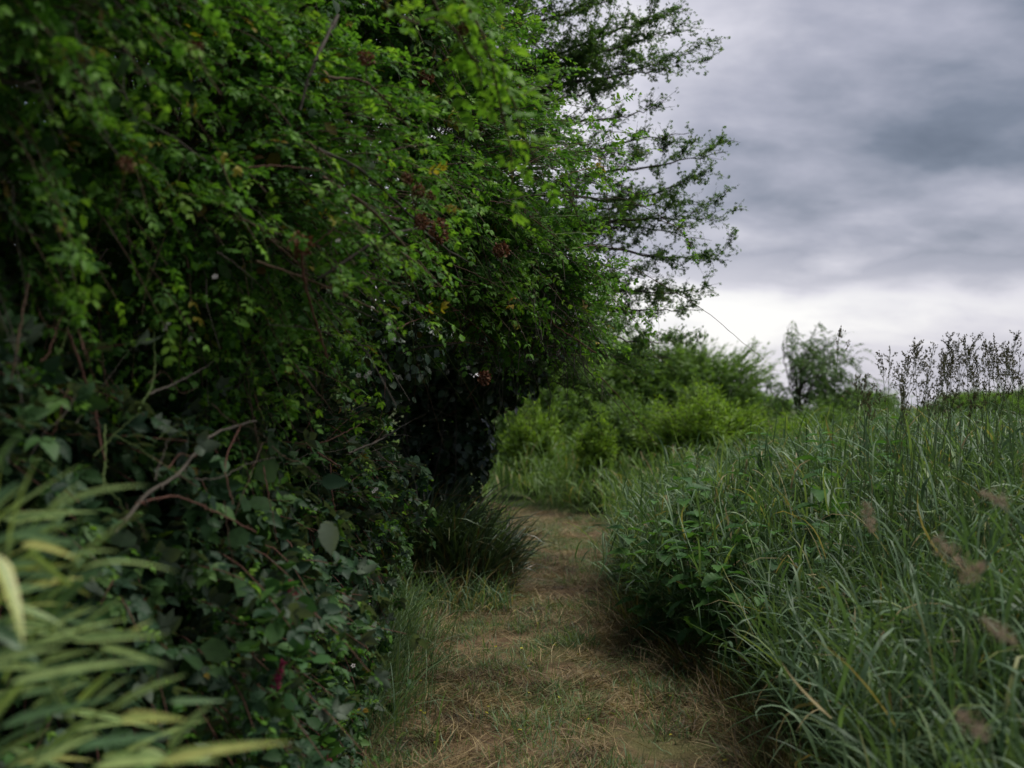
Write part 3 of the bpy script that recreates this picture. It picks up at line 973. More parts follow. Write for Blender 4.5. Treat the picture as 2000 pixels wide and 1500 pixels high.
for a in ((585, 478, 24, None, ROSE_L, 1.0, (600, 570)), (857, 450, 19, None, ROSE_L, 1.45), (823, 432, 15), (980, 487, 16), (818, 372, 14), (845, 380, 11), (715, 112, 16), (831, 152, 16), (382, 95, 15), (152, 100, 14, 2.6), (246, 322, 17), (795, 348, 12), (1124, 378, 7, 6.1), (945, 738, 14, 5.2), (905, 60, 12, 3.0)):
    dead_head(rose, *a)

# ---- brambles under the rose
BR1 = [((-1.45, 3.9, .85), (.92, 1.25, .95), 330), ((-1.85, 3.0, 1.35), (.80, .9, .75), 170)]
BR2 = [((-1.25, 5.3, .95), (.78, 1.0, .95), 330), ((-1.15, 6.7, .80), (.60, 1.0, .80), 240)]
BR3 = [((-.98, 5.0, .30), (.42, 1.5, .40), 240)]
for lob, own, lab, size in ((BR1, 300, 'dark bramble thicket in front of the hedge behind the blurred bamboo', (.06, .11)), (BR2, 300, 'tangled bramble with red and grey canes beside the middle of the path', (.05, .095)), (BR3, 200, 'low trailing bramble with broad leaves creeping along the bottom of the hedge', (.045, .085))):
    c0 = lob[0][0]
    t = thing('bramble', (c0[0], c0[1], .12), lab, 'bramble', 'brambles along the hedge foot')
    sh = lobe_shoots(lob, 6, .1, .2, .45)
    mb = MB(); tubes(mb, sh, np.linspace(.004, .0014, sh.shape[1])[None], 3)
    tag(mb.build('twigs', M['redcane'], t), kind='stuff')
    p, Mx, sz = leaves_on(sh, 15, .2, size, 1.0, .55, 0)
    leaf_parts(t, BRAM_T, M['bramble'], p, Mx, sz, own)
    p, Mx, sz = leaves_on(sh[::2], 9, .4, (.05, .08), .9, .9)
    leaf_parts(t, ROSE_T, M['rose'], p, Mx, sz, 0, stuff='young_shoots')
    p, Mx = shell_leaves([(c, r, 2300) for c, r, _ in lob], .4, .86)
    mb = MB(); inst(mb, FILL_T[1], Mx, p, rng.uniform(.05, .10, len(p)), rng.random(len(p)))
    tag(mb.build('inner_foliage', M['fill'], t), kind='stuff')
    if lob is BR1:
        for px, r, m_, dp in (([(225, 1040), (285, 968), (350, 925), (415, 850), (500, 822)], .009, 'greycane', None), ([(130, 640), (160, 720), (185, 800), (205, 900)], .006, 'redcane', None), ([(60, 520), (40, 640), (20, 760)], .006, 'cane', None), ([(265, 985), (340, 970), (420, 1000), (500, 1040)], .005, 'redcane', None), ([(290, 770), (350, 745), (430, 700)], .006, 'greycane', None), ([(300, 640), (300, 740), (270, 800)], .006, 'greencane', None), ([(205, 830), (205, 900), (200, 960)], .005, 'greencane', None), ([(470, 830), (440, 905), (455, 985)], .004, 'redcane', None), ([(120, 560), (150, 640), (190, 760)], .004, 'redcane', None)):
            rose_cane(px, r, r * .7, m_, .02, lob, t, 10)
    if lob is BR1:
        for i in range(40):
            a, b = rng.uniform(60, 560), rng.uniform(520, 1000)
            an, L = rng.normal(.5, 1.0), rng.uniform(70, 200)
            q = [(a + math.cos(an) * L * s, b + math.sin(an) * L * s + rng.normal(0, 9)) for s in (0, .3, .65, 1)]
            rose_cane(q, rng.uniform(.0018, .0036), .0010, ('greycane', 'redcane', 'cane', 'greencane')[i % 4], rng.uniform(-.10, .05), lob, t, 5)
    if lob is BR2:
        for px, r, m_ in (([(680, 885), (740, 860), (790, 830), (832, 808)], .008, 'greycane'), ([(595, 866), (630, 890), (664, 912)], .007, 'redcane'), ([(600, 875), (660, 852), (705, 828)], .0045, 'redcane'), ([(645, 905), (648, 965), (664, 1032)], .005, 'redcane'), ([(520, 925), (560, 895), (585, 878)], .005, 'greycane'), ([(735, 885), (770, 910), (800, 918)], .003, 'greycane'), ([(730, 875), (760, 905), (786, 932)], .003, 'greycane'), ([(750, 850), (790, 850), (820, 856)], .003, 'greycane'), ([(750, 690), (752, 760), (742, 825)], .004, 'redcane'), ([(590, 930), (610, 970), (632, 1000)], .004, 'greencane')):
            rose_cane(px, r, r * .65, m_, .06, lob, t, 6)
        # dry tangle of thin dead twigs
        for i in range(46):
            a, b = rng.uniform(560, 850), rng.uniform(740, 960)
            an, L = rng.normal(-.3, .9), rng.uniform(50, 150)
            q = [(a + math.cos(an) * L * s, b + math.sin(an) * L * s + rng.normal(0, 6)) for s in (0, .3, .65, 1)]
            rose_cane(q, rng.uniform(.0012, .0026), .0009, ('greycane', 'redcane', 'greycane')[i % 3], rng.uniform(-.08, .08), lob, t, 3)
        # pale underside leaf
        for px, py, an, s_ in ((637, 1040, 2.95, .10), (628, 962, 1.6, .08)):
            c = P(px, py - 22, surface_depth(px, py, BR1 + BR2 + BR3) - .20)
            dv = np.array([[math.sin(an), -.1, math.cos(an)]])
            Mf = frames(dv, np.array([[.25, -1., .25]]))
            b = MB(); tv = serrate(13, .30, .05, .06, .12); b.add(*tv[:2], .4, tv[2])
            o = link('leaf', b.mesh('leaf', M['pale'] if py > 1000 else M['bramble']), t, mat4(Mf[0], c, s_))
            if py > 1000: o['label'] = 'pale grey green leaf turned underside out'
    # small white flowers
    fl = {0: [], 1: []}
    spots = [(330, 630), (322, 640), (372, 662), (420, 540)] if lob is BR1 else [(700, 733), (715, 735), (722, 728), (790, 590), (730, 960), (735, 955), (840, 590), (660, 470)] if lob is BR2 else [(710, 1190), (690, 1300), (720, 1180)]
    for px, py in spots:
        dd = surface_depth(px, py, lob + ROSE_L) - .07
        c = P(px, py, dd)
        nrm_ = nrm(np.array([[0, -1, .5]]) + jit(1, .3))
        b = MB()
        for q in range(5):
            a_ = q * 1.2566
            X = nrm(np.cross(nrm_, np.array([[0, 0, 1.]])))
            Z = np.cross(X, nrm_)
            dv = X * math.cos(a_) + Z * math.sin(a_)
            inst(b, leaflet(.42, .1, -.1), frames(dv, nrm_), c[None] + dv * .002, np.array([.0075]), np.array([.5]))
        b.build('flower', M['white'], t)

# stick lying out of the bramble onto the path
st = thing('fallen_stick', P(770, 1330, 6.0), 'bare brown stick poking from the hedge foot onto the path', 'stick')
cane(st, [P(716, 1305, 6.2), P(760, 1328, 6.05), P(803, 1352, 5.95)], .009, .007, M['redcane'], 'twig')

# ---- hedge that closes the back of the thicket
hedge = thing('hedge', (-2.9, 5.5, .1), 'dense dark hedge standing behind the rose and the brambles', 'hedge')
HL = [((-2.7, 5.6, 1.8), (1.3, 3.2, 2.6), 9000), ((-2.6, 1.6, 1.8), (1.05, 1.9, 2.3), 4200), ((-2.2, 8.6, 1.9), (1.2, 2.0, 2.2), 5000), ((-2.1, 3.6, 3.9), (1.2, 2.2, .9), 3200), ((-1.5, 2.4, 4.3), (1.2, 1.5, .55), 3000), ((-1.75, 7.4, 1.7), (.85, .8, 1.7), 5500), ((-1.9, 5.9, 1.6), (.7, 1.2, 1.5), 3500)]  # unseen overhead and near-camera lobes are added to shade the left side
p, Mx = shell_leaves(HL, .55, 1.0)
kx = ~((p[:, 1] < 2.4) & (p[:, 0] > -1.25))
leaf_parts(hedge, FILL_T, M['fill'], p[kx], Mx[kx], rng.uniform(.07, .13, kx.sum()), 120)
for q in range(9):
    a = np.array([-2.7 + rng.normal(0, .4), 2.5 + q * .85, 0])
    cane(hedge, [a, a + [rng.normal(0, .15), 0, .9], a + [rng.normal(.2, .3), rng.normal(0, .3), 2.0], a + [rng.normal(.3, .4), rng.normal(0, .4), 3.2]], .035, .012, M['bark'], 'stem')

# ---- hawthorn
haw = thing('hawthorn_tree', (-1.5, 10.6, 0), 'hawthorn tree with layered boughs of tiny leaves reaching out against the grey sky', 'tree')
trunk_top = np.array([-1.2, 10.5, 3.2])
cane(haw, [(-1.5, 10.6, -.1), (-1.45, 10.6, 1.0), (-1.3, 10.5, 2.1), trunk_top, (-.9, 10.3, 4.6), (-.6, 10.2, 6.0)], .15, .04, M['bark'], 'trunk', 30, .012)


def bough(tip, start, ns=16, spread=.55, dens=1.0, sag=.0, size=(.014, .023)):
    start, tip = np.array(start, float), np.array(tip, float)
    mid = (start + tip) / 2 + np.array([0, rng.normal(0, .12), .16 + rng.normal(0, .06)])
    main = smoothpath([start, (start + mid) / 2 + jit(1, .05)[0], mid, (mid + tip) / 2 + jit(1, .05)[0], tip], 40, .008)
    L = np.linalg.norm(tip - start)
    mb = MB()
    tubes(mb, main[None], np.linspace(.020 * min(L, 2) / 1.5 + .004, .0016, 40)[None], 5)
    o = mb.build('bough', M['bark'], haw)
    dirm = nrm((tip - start)[None])[0]
    tw = []
    for s in range(ns):
        t = .10 + .88 * (s + rng.random()) / ns
        i = int(t * 38)
        b = main[i]
        sl = spread * (1.0 - .60 * t) * rng.uniform(.4, 1.35) + .07
        sd = nrm((jit(1, 1.0)[0] * np.array([.7, 1.3, .28]))[None])[0]
        dv = nrm((dirm * .9 + sd * .85 + np.array([0, 0, rng.normal(.06, .18)]))[None])[0]
        e = b + dv * sl
        dv0 = dv
        sec = smoothpath([b, (b + e) / 2 + jit(1, .03 * sl + .005)[0], e + np.array([0, 0, -sag * sl])], 9, .006)
        tw.append(sec)
        for q in range(int(6 + 15 * sl)):
            j = rng.integers(2, 9)
            b2 = sec[j]
            dv2 = nrm((dv + jit(1, .75)[0])[None])[0]
            tw.append(smoothpath([b2, b2 + dv2 * .06 + jit(1, .01)[0], b2 + dv2 * rng.uniform(.08, .20)], 9))
    tw.append(main[np.linspace(8, 39, 9).astype(int)])
    tw = np.stack(tw)
    mb2 = MB(); tubes(mb2, tw, np.linspace(.0030, .0010, 9)[None], 3)
    tag(mb2.build('twigs', M['bark'], o), kind='stuff')
    per = int(10 * dens)
    p, Mx, sz = leaves_on(tw, per, .05, size, 1.0, .7, .1)
    kx = rng.random(len(p)) < .92
    p = p + jit(len(p), .013)
    mb3 = MB()
    var = rng.integers(0, 4, len(p))
    for v_ in range(4):
        s_ = kx & (var == v_)
        inst(mb3, HAW_T[v_], Mx[s_], p[s_], sz[s_], rng.random(s_.sum()))
    tag(mb3.build('foliage', M['haw'], o), kind='stuff')


TT = lambda z, x=-1.0, y=10.4: (x, y, z)
for (px, py, y), st_, ns, spd, de in (
        ((1358, 102, 10.0), TT(3.6), 22, .62, 1.1), ((1315, 22, 10.2), TT(3.9), 22, .62, 1.1), ((1290, 208, 9.8), TT(3.2), 16, .24, .7), ((1352, 258, 9.6), TT(3.0), 15, .16, .6),
        ((1422, 296, 9.6), TT(2.8), 26, .55, 1.1), ((1385, 330, 9.9), TT(2.8), 18, .5, 1.1), ((1408, 425, 10.1), TT(2.6), 24, .5, 1.0), ((1424, 508, 9.8), TT(2.6), 22, .48, 1.0), ((1370, 400, 10.4), TT(2.7), 20, .5, 1.0),
        ((1400, 572, 10.0), TT(2.3), 20, .34, 1.0), ((1372, 606, 10.0), TT(2.2), 18, .34, .9), ((1290, 540, 10.4), TT(2.2), 18, .5, .9), ((1260, 610, 10.2), TT(2.0), 14, .35, .8),
        ((1180, -40, 10.6), TT(4.4), 24, .7, 1.3), ((1090, -60, 10.2), TT(4.3), 24, .7, 1.4), ((1230, 90, 10.6), TT(3.9), 24, .65, 1.4), ((1130, 120, 10.2), TT(3.8), 24, .6, 1.5), ((1020, 60, 9.9), TT(3.7), 24, .7, 1.5), ((960, -20, 9.8), TT(4.0), 22, .7, 1.5), ((1215, 165, 10.4), TT(3.5), 18, .4, 1.0),
        ((1330, 60, 10.4), TT(3.7), 22, .5, .9), ((1250, -20, 10.2), TT(4.2), 22, .6, 1.0), ((1340, 128, 10.3), TT(3.6), 20, .32, .7), ((1390, 470, 10.3), TT(2.5), 20, .45, .8), ((1330, 590, 10.4), TT(2.2), 18, .4, .8), ((1130, 280, 10.8), TT(3.1), 18, .5, 1.0), ((1230, 420, 10.8), TT(2.6), 20, .6, 1.2), ((1050, 230, 10.0), TT(3.4), 20, .7, 1.4)):
    bough(P(px, py, y), st_, ns, spd, de)
# low dark boughs over the path
for (px, py, y), z in (((1265, 735, 10.4), 2.05), ((1240, 700, 10.8), 2.1), ((1310, 700, 11.2), 2.2), ((1170, 770, 10.0), 1.9), ((1200, 640, 11.2), 2.3), ((1110, 740, 9.6), 1.9), ((1050, 690, 9.4), 2.0), ((1340, 665, 11.8), 2.2), ((1150, 680, 9.6), 2.1)):
    bough(P(px, py, y), (-1.0, 10.4, z), 18, .55, 1.5, .12)

# ---- ivy in the dark hollow
ivy = thing('ivy', (-1.0, 10.0, .1), 'dark ivy draped over the hollow under the hawthorn', 'ivy')
IL = [((-1.3, 10.3, 1.15), (1.1, .75, 1.15), 5200), ((-.42, 9.9, 1.74), (.68, .5, .38), 2400), ((-1.25, 10.7, 2.4), (1.0, .6, 1.0), 4200), ((-1.15, 8.3, 2.0), (.7, .5, .62), 2600), ((-.15, 9.4, 1.95), (.65, .55, .22), 1500), ((-.55, 10.2, 1.15), (.42, .5, .55), 1500), ((-1.5, 8.8, 1.0), (.55, .8, 1.1), 2500)]  # some lobes are added: overhang shading the sedge, dark bough undersides, sky-gap backing
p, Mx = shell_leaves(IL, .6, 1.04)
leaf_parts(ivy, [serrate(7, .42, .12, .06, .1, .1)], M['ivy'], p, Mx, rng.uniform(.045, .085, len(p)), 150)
for i in range(12):
    x0 = rng.uniform(-1.6, -.2)
    cane(ivy, [(x0, 9.8, .1), (x0 + rng.normal(0, .1), 9.6, .7), (x0 + rng.normal(0, .15), 9.6, 1.4), (x0 + rng.normal(.1, .2), 9.8, 2.1)], .012, .006, M['bark'], 'stem', 14, .01)

# ---- sedge tussock
sed = thing('sedge_tussock', (-.48, 9.0, .05), 'dark sedge tussock with arching strap leaves at the bend of the path', 'sedge')
n = 1500
ang = rng.uniform(0, 6.28, n)
rr = np.sqrt(rng.random(n))
cl = rng.choice(3, n, p=[.52, .32, .16])
x = np.array([-.66, -.36, -.14])[cl] + rr * np.sin(ang) * np.array([.30, .24, .15])[cl]
y = np.array([9.2, 9.0, 9.35])[cl] + rr * np.cos(ang) * np.array([.28, .22, .15])[cl]
L = rng.uniform(.45, 1.02, n) * np.array([1.05, .88, .75])[cl]
az = np.where(rng.random(n) < .6, ang, rng.uniform(0, 6.28, n)) + rng.normal(0, .4, n)
order = np.argsort(y + rng.normal(0, .15, n))
own = order[:240]
for q in own:
    b = MB()
    blades(b, x[q:q+1], y[q:q+1], L[q:q+1], np.array([rng.uniform(.007, .013)]), np.array([.06 + .32 * rr[q] * rng.random()]), np.array([.9 + 1.5 * rr[q] * rng.random()]), az[q:q+1], 7, rng.random(1))
    b.build('blade', M['sedge'], sed)
rest = order[240:]
b = MB()
blades(b, x[rest], y[rest], L[rest], rng.uniform(.006, .012, len(rest)), np.abs(rng.normal(.10, .1, len(rest))) + .35 * rr[rest] * rng.random(len(rest)), .7 + 1.9 * rr[rest] * rng.random(len(rest)), az[rest], 7, rng.random(len(rest)))
m = 900
a2 = rng.uniform(0, 6.28, m)
blades(b, -.48 + .38 * np.sin(a2) * rng.uniform(.5, 1.15, m), 9.1 + .36 * np.cos(a2) * rng.uniform(.5, 1.2, m), rng.uniform(.2, .6, m), rng.uniform(.003, .007, m), np.abs(rng.normal(.6, .3, m)), rng.uniform(.6, 1.6, m), a2 + rng.normal(0, .5, m), 5, np.where(rng.random(m) < .6, rng.uniform(.95, .999, m), rng.random(m)))
tag(b.build('blades', M['sedge'], sed), kind='stuff')

# ---- fern at the hollow's mouth
fern = thing('fern', (-.85, 7.6, .1), 'feathery green fern fronds at the mouth of the dark hollow', 'fern')


def frond(ctrl, wmax, n=22):
    pts = smoothpath(ctrl, n)
    b = MB(); tubes(b, pts[None], np.linspace(.003, .001, n)[None], 4)
    t = nrm(np.gradient(pts, axis=0))
    for sg in (-1, 1):
        sd = nrm(np.cross(t, np.array([[0, -.3, 1.]]))) * sg
        L = wmax * np.sin(np.linspace(.25, 1, n) * np.pi) ** .8 + .01
        for kk in range(5):
            fr = (kk + .6) / 5
            base = pts + (sd * .85 + t * .45) * (L * fr)[:, None] - np.array([0, 0, .12]) * (L * fr)[:, None]
            for s2 in (-1, 1):
                inst(b, leaflet(.3, .05, .1), frames(nrm(sd * .6 + t * s2 * .8), np.tile([[0, -.3, 1.]], (n, 1)) + jit(n, .2)), base, L * .30 * (1.1 - fr * .6) + .004, rng.random(n))
    return b.build('frond', M['fern'], fern)


for px in ([(720, 1130), (735, 1060), (765, 1030), (800, 1085)], [(720, 1130), (745, 1090), (780, 1080), (806, 1125)], [(715, 1120), (720, 1050), (740, 1010), (775, 1040)], [(715, 1140), (740, 1130), (765, 1130), (785, 1165)], [(710, 1120), (700, 1060), (715, 1020), (745, 1025)]):
    frond([P(a, b, 7.4) for a, b in px], .10)


# ------------------------------------------------------------------ far shrubs
def far_shrub(name, label, cat, c, r, mat, nshoot, size, group, tmpl=LANCE_T, upright=.5, per=20, trunk=False):
    base = np.array([c[0], c[1], float(gz(c[0], c[1]))])
    t = thing(name, base, label, cat, group)
    c, r = np.array(c, float), np.array(r, float)
    u = nrm(jit(nshoot))
    u[:, 2] = np.abs(u[:, 2]) * rng.choice([1, 1, 1, -.7], nshoot)
    k_ = u @ np.array([0, -.8, .5]) + rng.normal(0, .5, nshoot)
    bl = 1 + .16 * np.sin(u[:, 0] * 4 + c[0]) * np.sin(u[:, 2] * 5 + c[1]) + .1 * np.sin(u[:, 0] * 9 + 2)
    tip = c + r * u * (rng.uniform(.7, 1.08, nshoot) * bl)[:, None]
    b0 = c + r * u * .5 - np.array([0, 0, .15])
    tip[:, 2] += upright * rng.uniform(0, .22, nshoot) * r[2]
    mid = (tip + b0) / 2 + np.array([0, 0, .05])
    s = np.linspace(0, 1, 6)[None, :, None]
    sh = (1 - s) ** 2 * b0[:, None] + 2 * s * (1 - s) * mid[:, None] + s * s * tip[:, None]
    sh = sh + rng.normal(0, .02, sh.shape) * r.mean()
    mb = MB(); tubes(mb, sh, np.linspace(.007, .002, 6)[None], 3)
    nst = 7
    stems = []
    for q in range(nst):
        e = c + r * nrm(jit(1))[0] * np.array([.5, .5, .4])
        stems.append(smoothpath([base + jit(1, .08)[0] * [1, 1, 0] - [0, 0, .05], (base + e) / 2 + jit(1, .1)[0], e], 10))
    tubes(mb, np.stack(stems), np.linspace(.03, .012, 10)[None], 5)
    mb.build('stems', M['bark'], t)['kind'] = 'stuff'
    p, Mx, sz = leaves_on(sh, int(per * 1.4), .1, size, 1.2, .5, .1)
    p2, Mx2 = shell_leaves([(c, r, nshoot * 5)], .35, .85)
    mb = MB()
    inst(mb, tmpl[0], Mx, p, sz, rng.random(len(p)))
    inst(mb, tmpl[1], Mx2, p2, rng.uniform(size[0], size[1], len(p2)) * 1.3, rng.random(len(p2)))
    tag(mb.build('foliage', mat, t), kind='stuff')
    return t


g = 'willow shrubs beyond the meadow'
far_shrub('willow_shrub', 'broad mid green willow shrub on the skyline right of the hawthorn', 'shrub', (4.4, 30, 1.5), (2.3, 1.8, 1.6), M['willow'], 1300, (.11, .18), g)
far_shrub('willow_shrub', 'yellow green rounded willow shrub rising out of the meadow', 'shrub', (2.75, 16.5, .92), (1.0, .9, .74), M['lime'], 800, (.05, .09), g)
far_shrub('willow_shrub', 'tall mid green willow shrub showing below the hawthorn boughs', 'shrub', (2.4, 30, 1.7), (1.6, 1.4, 1.85), M['willow'], 620, (.11, .18), g)
far_shrub('willow_shrub', 'dull green willow shrub directly behind the hawthorn', 'shrub', (.9, 27, 1.2), (1.5, 1.2, 1.6), M['willow'], 620, (.10, .16), g)
far_shrub('willow_shrub', 'small yellow green sapling in front of the shadowed gap', 'shrub', (1.15, 16.3, .72), (.30, .3, .62), M['lime'], 190, (.05, .09), g, upright=1.1)
far_shrub('willow_shrub', 'low bright sapling at the far edge of the grass', 'shrub', (.35, 18.5, .75), (.55, .4, .70), M['lime'], 200, (.05, .10), g, upright=1.1)
far_shrub('willow_shrub', 'mid green shrub joining the yellow green one on its left', 'shrub', (1.75, 17.6, .85), (.80, .7, .78), M['willow'], 520, (.05, .09), g)
far_shrub('willow_shrub', 'dark shrub at the left end of the far row beside the ivy', 'shrub', (-.4, 23, 1.0), (1.1, .9, 1.2), M['willow'], 420, (.08, .13), g)
far_shrub('willow_shrub', 'low yellow green shrub sloping down towards the seeding grasses', 'shrub', (4.3, 18.0, .72), (.95, .8, .56), M['lime'], 420, (.05, .09), g)
far_shrub('willow_shrub', 'dim green shrub at the foot of the slender willow', 'shrub', (6.0, 23.0, .8), (1.3, .9, .72), M['willow'], 520, (.07, .11), g)
far_shrub('willow_shrub', 'low dark shrub on the horizon behind the seeding grasses', 'shrub', (9.0, 27.0, .7), (2.4, 1.0, .72), M['willow'], 620, (.08, .13), g)
far_shrub('willow_shrub', 'mid green shrub filling the gap left of the yellow green sapling', 'shrub', (.75, 20.5, 1.0), (1.0, .7, 1.0), M['willow'], 520, (.06, .11), g)
far_shrub('hedge_shrub', 'dark green shrub cut off at the right edge above the grass', 'shrub', (5.05, 11.0, .9), (.62, .7, .80), M['haw'], 300, (.05, .08), None)

# grey green willow trees with drooping sprays
for (c, h, w, ns, lab) in (((5.95, 25.0), 3.4, 1.25, 32, 'slender grey green willow with drooping sprays on the skyline'), ((7.3, 25.5), 1.95, .55, 12, 'short grey green willow just left of the seeding grasses')):
    z0 = float(gz(*c))
    wt_ = thing('willow_tree', (c[0], c[1], z0), lab, 'tree', 'small willows on the skyline')
    cane(wt_, [(c[0], c[1], z0 - .1), (c[0] + .05, c[1], z0 + h * .3), (c[0] + .1, c[1], z0 + h * .55)], .06, .035, M['bark'], 'trunk')
    twl = []
    for i in range(ns):
        f = (i + .5) / ns
        a_ = rng.uniform(0, 6.28)
        rx = w * (rng.uniform(.2, 1.0))
        top = z0 + h * (1.0 - .50 * (rx / w) ** 1.5) * rng.uniform(.72, 1.04)
        e = np.array([c[0] + rx * math.cos(a_) + .25 * w, c[1] + rx * math.sin(a_), top])
        b_ = np.array([c[0] + .05, c[1], z0 + h * rng.uniform(.15, .5)])
        lim = smoothpath([b_, b_ * .45 + e * .55 + [-.12, 0, .12], e], 16, .015)
        mb = MB(); tubes(mb, lim[None], np.linspace(.016, .004, 16)[None], 4)
        mb.build('limb', M['bark'], wt_)
        for q in range(14):
            j = rng.integers(5, 16)
            b2 = lim[j]
            dv = np.array([abs(rng.normal(.20, .16)), rng.normal(0, .2), rng.normal(.12, .16)])
            twl.append(smoothpath([b2, b2 + dv * .6 + [0, 0, .06], b2 + dv * 1.1 - [0, 0, rng.uniform(.05, .2)]], 8))
    twl = np.stack(twl)
    mb = MB(); tubes(mb, twl, np.linspace(.004, .002, 8)[None], 3); tag(mb.build('twigs', M['bark'], wt_), kind='stuff')
    p, Mx, sz = leaves_on(twl, 11, .1, (.09, .15), .55, .4, -.25)
    mb = MB(); inst(mb, LANCE_T[0], Mx, p, sz, rng.random(len(p))); tag(mb.build('crown', M['grey_willow'], wt_), kind='stuff')

# far hedgerow on the horizon
for i, (x, y, h, lab) in enumerate(((24, 120, 3.0, 'tiny distant bush on the horizon behind the small willow'), (36, 125, 3.4, 'distant bush on the horizon behind the first seeding grasses'), (46, 118, 3.2, 'distant bush on the horizon behind the densest seeding grasses'), (56, 130, 3.6, 'distant bush on the horizon near the right edge'))):
    far_shrub('distant_bush', lab, 'bush', (x, y, h * .45), (5.0, 3, h * .5), M['willow'], 260, (.5, .8), 'bushes on the horizon', per=10)

# ------------------------------------------------------------------ nettles
ng = 'nettles along the front of the tall grass'


def nettle(x, y, h, lab, lean=(0, 0)):
    z0 = float(gz(x, y))
    t = thing('nettle', (x, y, z0), lab, 'nettle', ng)
    top = np.array([x + lean[0], y + lean[1], z0 + h])
    pts = cane(t, [(x, y, z0 - .02), (x + lean[0] * .3, y + lean[1] * .3, z0 + h * .5), top], .0042, .002, M['stem'], 'stem', 16, .003)
    h *= 1.06
    npair = int(h / .068)
    for i in range(2, npair):
        f = i / (npair - 1)
        b = pts[int(f * 15)]
        a0 = (i % 2) * 1.57 + rng.normal(0, .25)
        s_ = (.15 if f < .75 else .15 * (1.25 - f) * 2.0) * rng.uniform(.8, 1.15)
        for sg in (0, math.pi):
            dv = np.array([[math.cos(a0 + sg), math.sin(a0 + sg), .12 - .25 * (1 - f) + rng.normal(0, .12)]])
            Mf = frames(dv, np.array([[0, 0, 1.]]) + jit(1, .18))
            tv = NET_T[rng.integers(0, 2)]
            key = (id(tv[0]), 'nettle')
            if key not in LEAFMESH:
                b_ = MB(); b_.add(*tv[:2], 0.0, tv[2]); LEAFMESH[key] = b_.mesh('leaf', M['nettle'])
            link('leaf', LEAFMESH[key], t, mat4(Mf[0], b + dv[0] * .015, s_))


for x, y, h, lab, ln in (
        (1.00, 6.45, .80, 'nettle with broad toothed leaves at the front left of the grass', (-.08, -.12)), (1.12, 6.15, .72, 'nettle drooping its lowest leaves towards the path edge', (-.08, -.14)), (.90, 6.95, .92, 'dark nettle at the left corner of the tall grass', (-.08, -.06)),
        (1.05, 7.25, 1.10, 'tall nettle standing clear at the back left of the grass', (-.02, 0)), (1.08, 6.75, .98, 'nettle among grass behind the broad leaved one', (-.04, -.05)), (1.55, 6.1, 1.22, 'tallest nettle rising upright in the middle of the grass', (.02, -.05)),
        (1.66, 5.9, 1.0, 'leafy nettle right beside the tallest nettle', (.05, -.08)), (1.45, 5.75, .88, 'shorter nettle in front of the tallest nettle', (-.05, -.12)), (1.32, 7.0, 1.02, 'nettle deep in the grass behind the tall one', (0, 0)), (.78, 7.35, .80, 'small nettle leaning out where the path narrows', (-.10, -.04)),
        (1.24, 5.7, .55, 'low nettle half buried in the grass by the straw', (-.08, -.12)), (1.90, 6.2, 1.10, 'nettle at the right end of the nettle patch', (.04, -.05)), (1.22, 6.4, .92, 'nettle filling the gap right of the broad leaved one', (.02, -.10)), (.98, 7.0, .74, 'short dark nettle pressed against the left corner', (-.06, -.10)), (1.34, 6.05, .80, 'nettle with pale top leaves left of the shorter one', (-.02, -.10)), (1.12, 6.45, .66, 'low nettle under the broad leaved one', (-.10, -.14)), (.86, 7.1, .60, 'knee high nettle at the inner corner of the bend', (-.12, -.08)),
        (1.75, 6.9, 1.15, 'nettle behind the tallest one and a little right', (.03, 0)), (2.15, 6.9, 1.12, 'nettle half hidden below the flowering grasses', (0, -.04)), (1.20, 7.6, 1.10, 'nettle at the back of the patch against the meadow', (-.03, 0)), (1.55, 7.6, 1.14, 'slender nettle far back between grass stems', (.02, 0)), (1.40, 5.55, .66, 'nettle in the lower front among bent blades', (-.06, -.12)), (1.62, 5.5, .82, 'dark leaved nettle low in the right front', (0, -.12))):
    nettle(x, y, h, lab, ln)

# ------------------------------------------------------------------ flowering grasses
fg = 'flowering grasses seen against the sky'


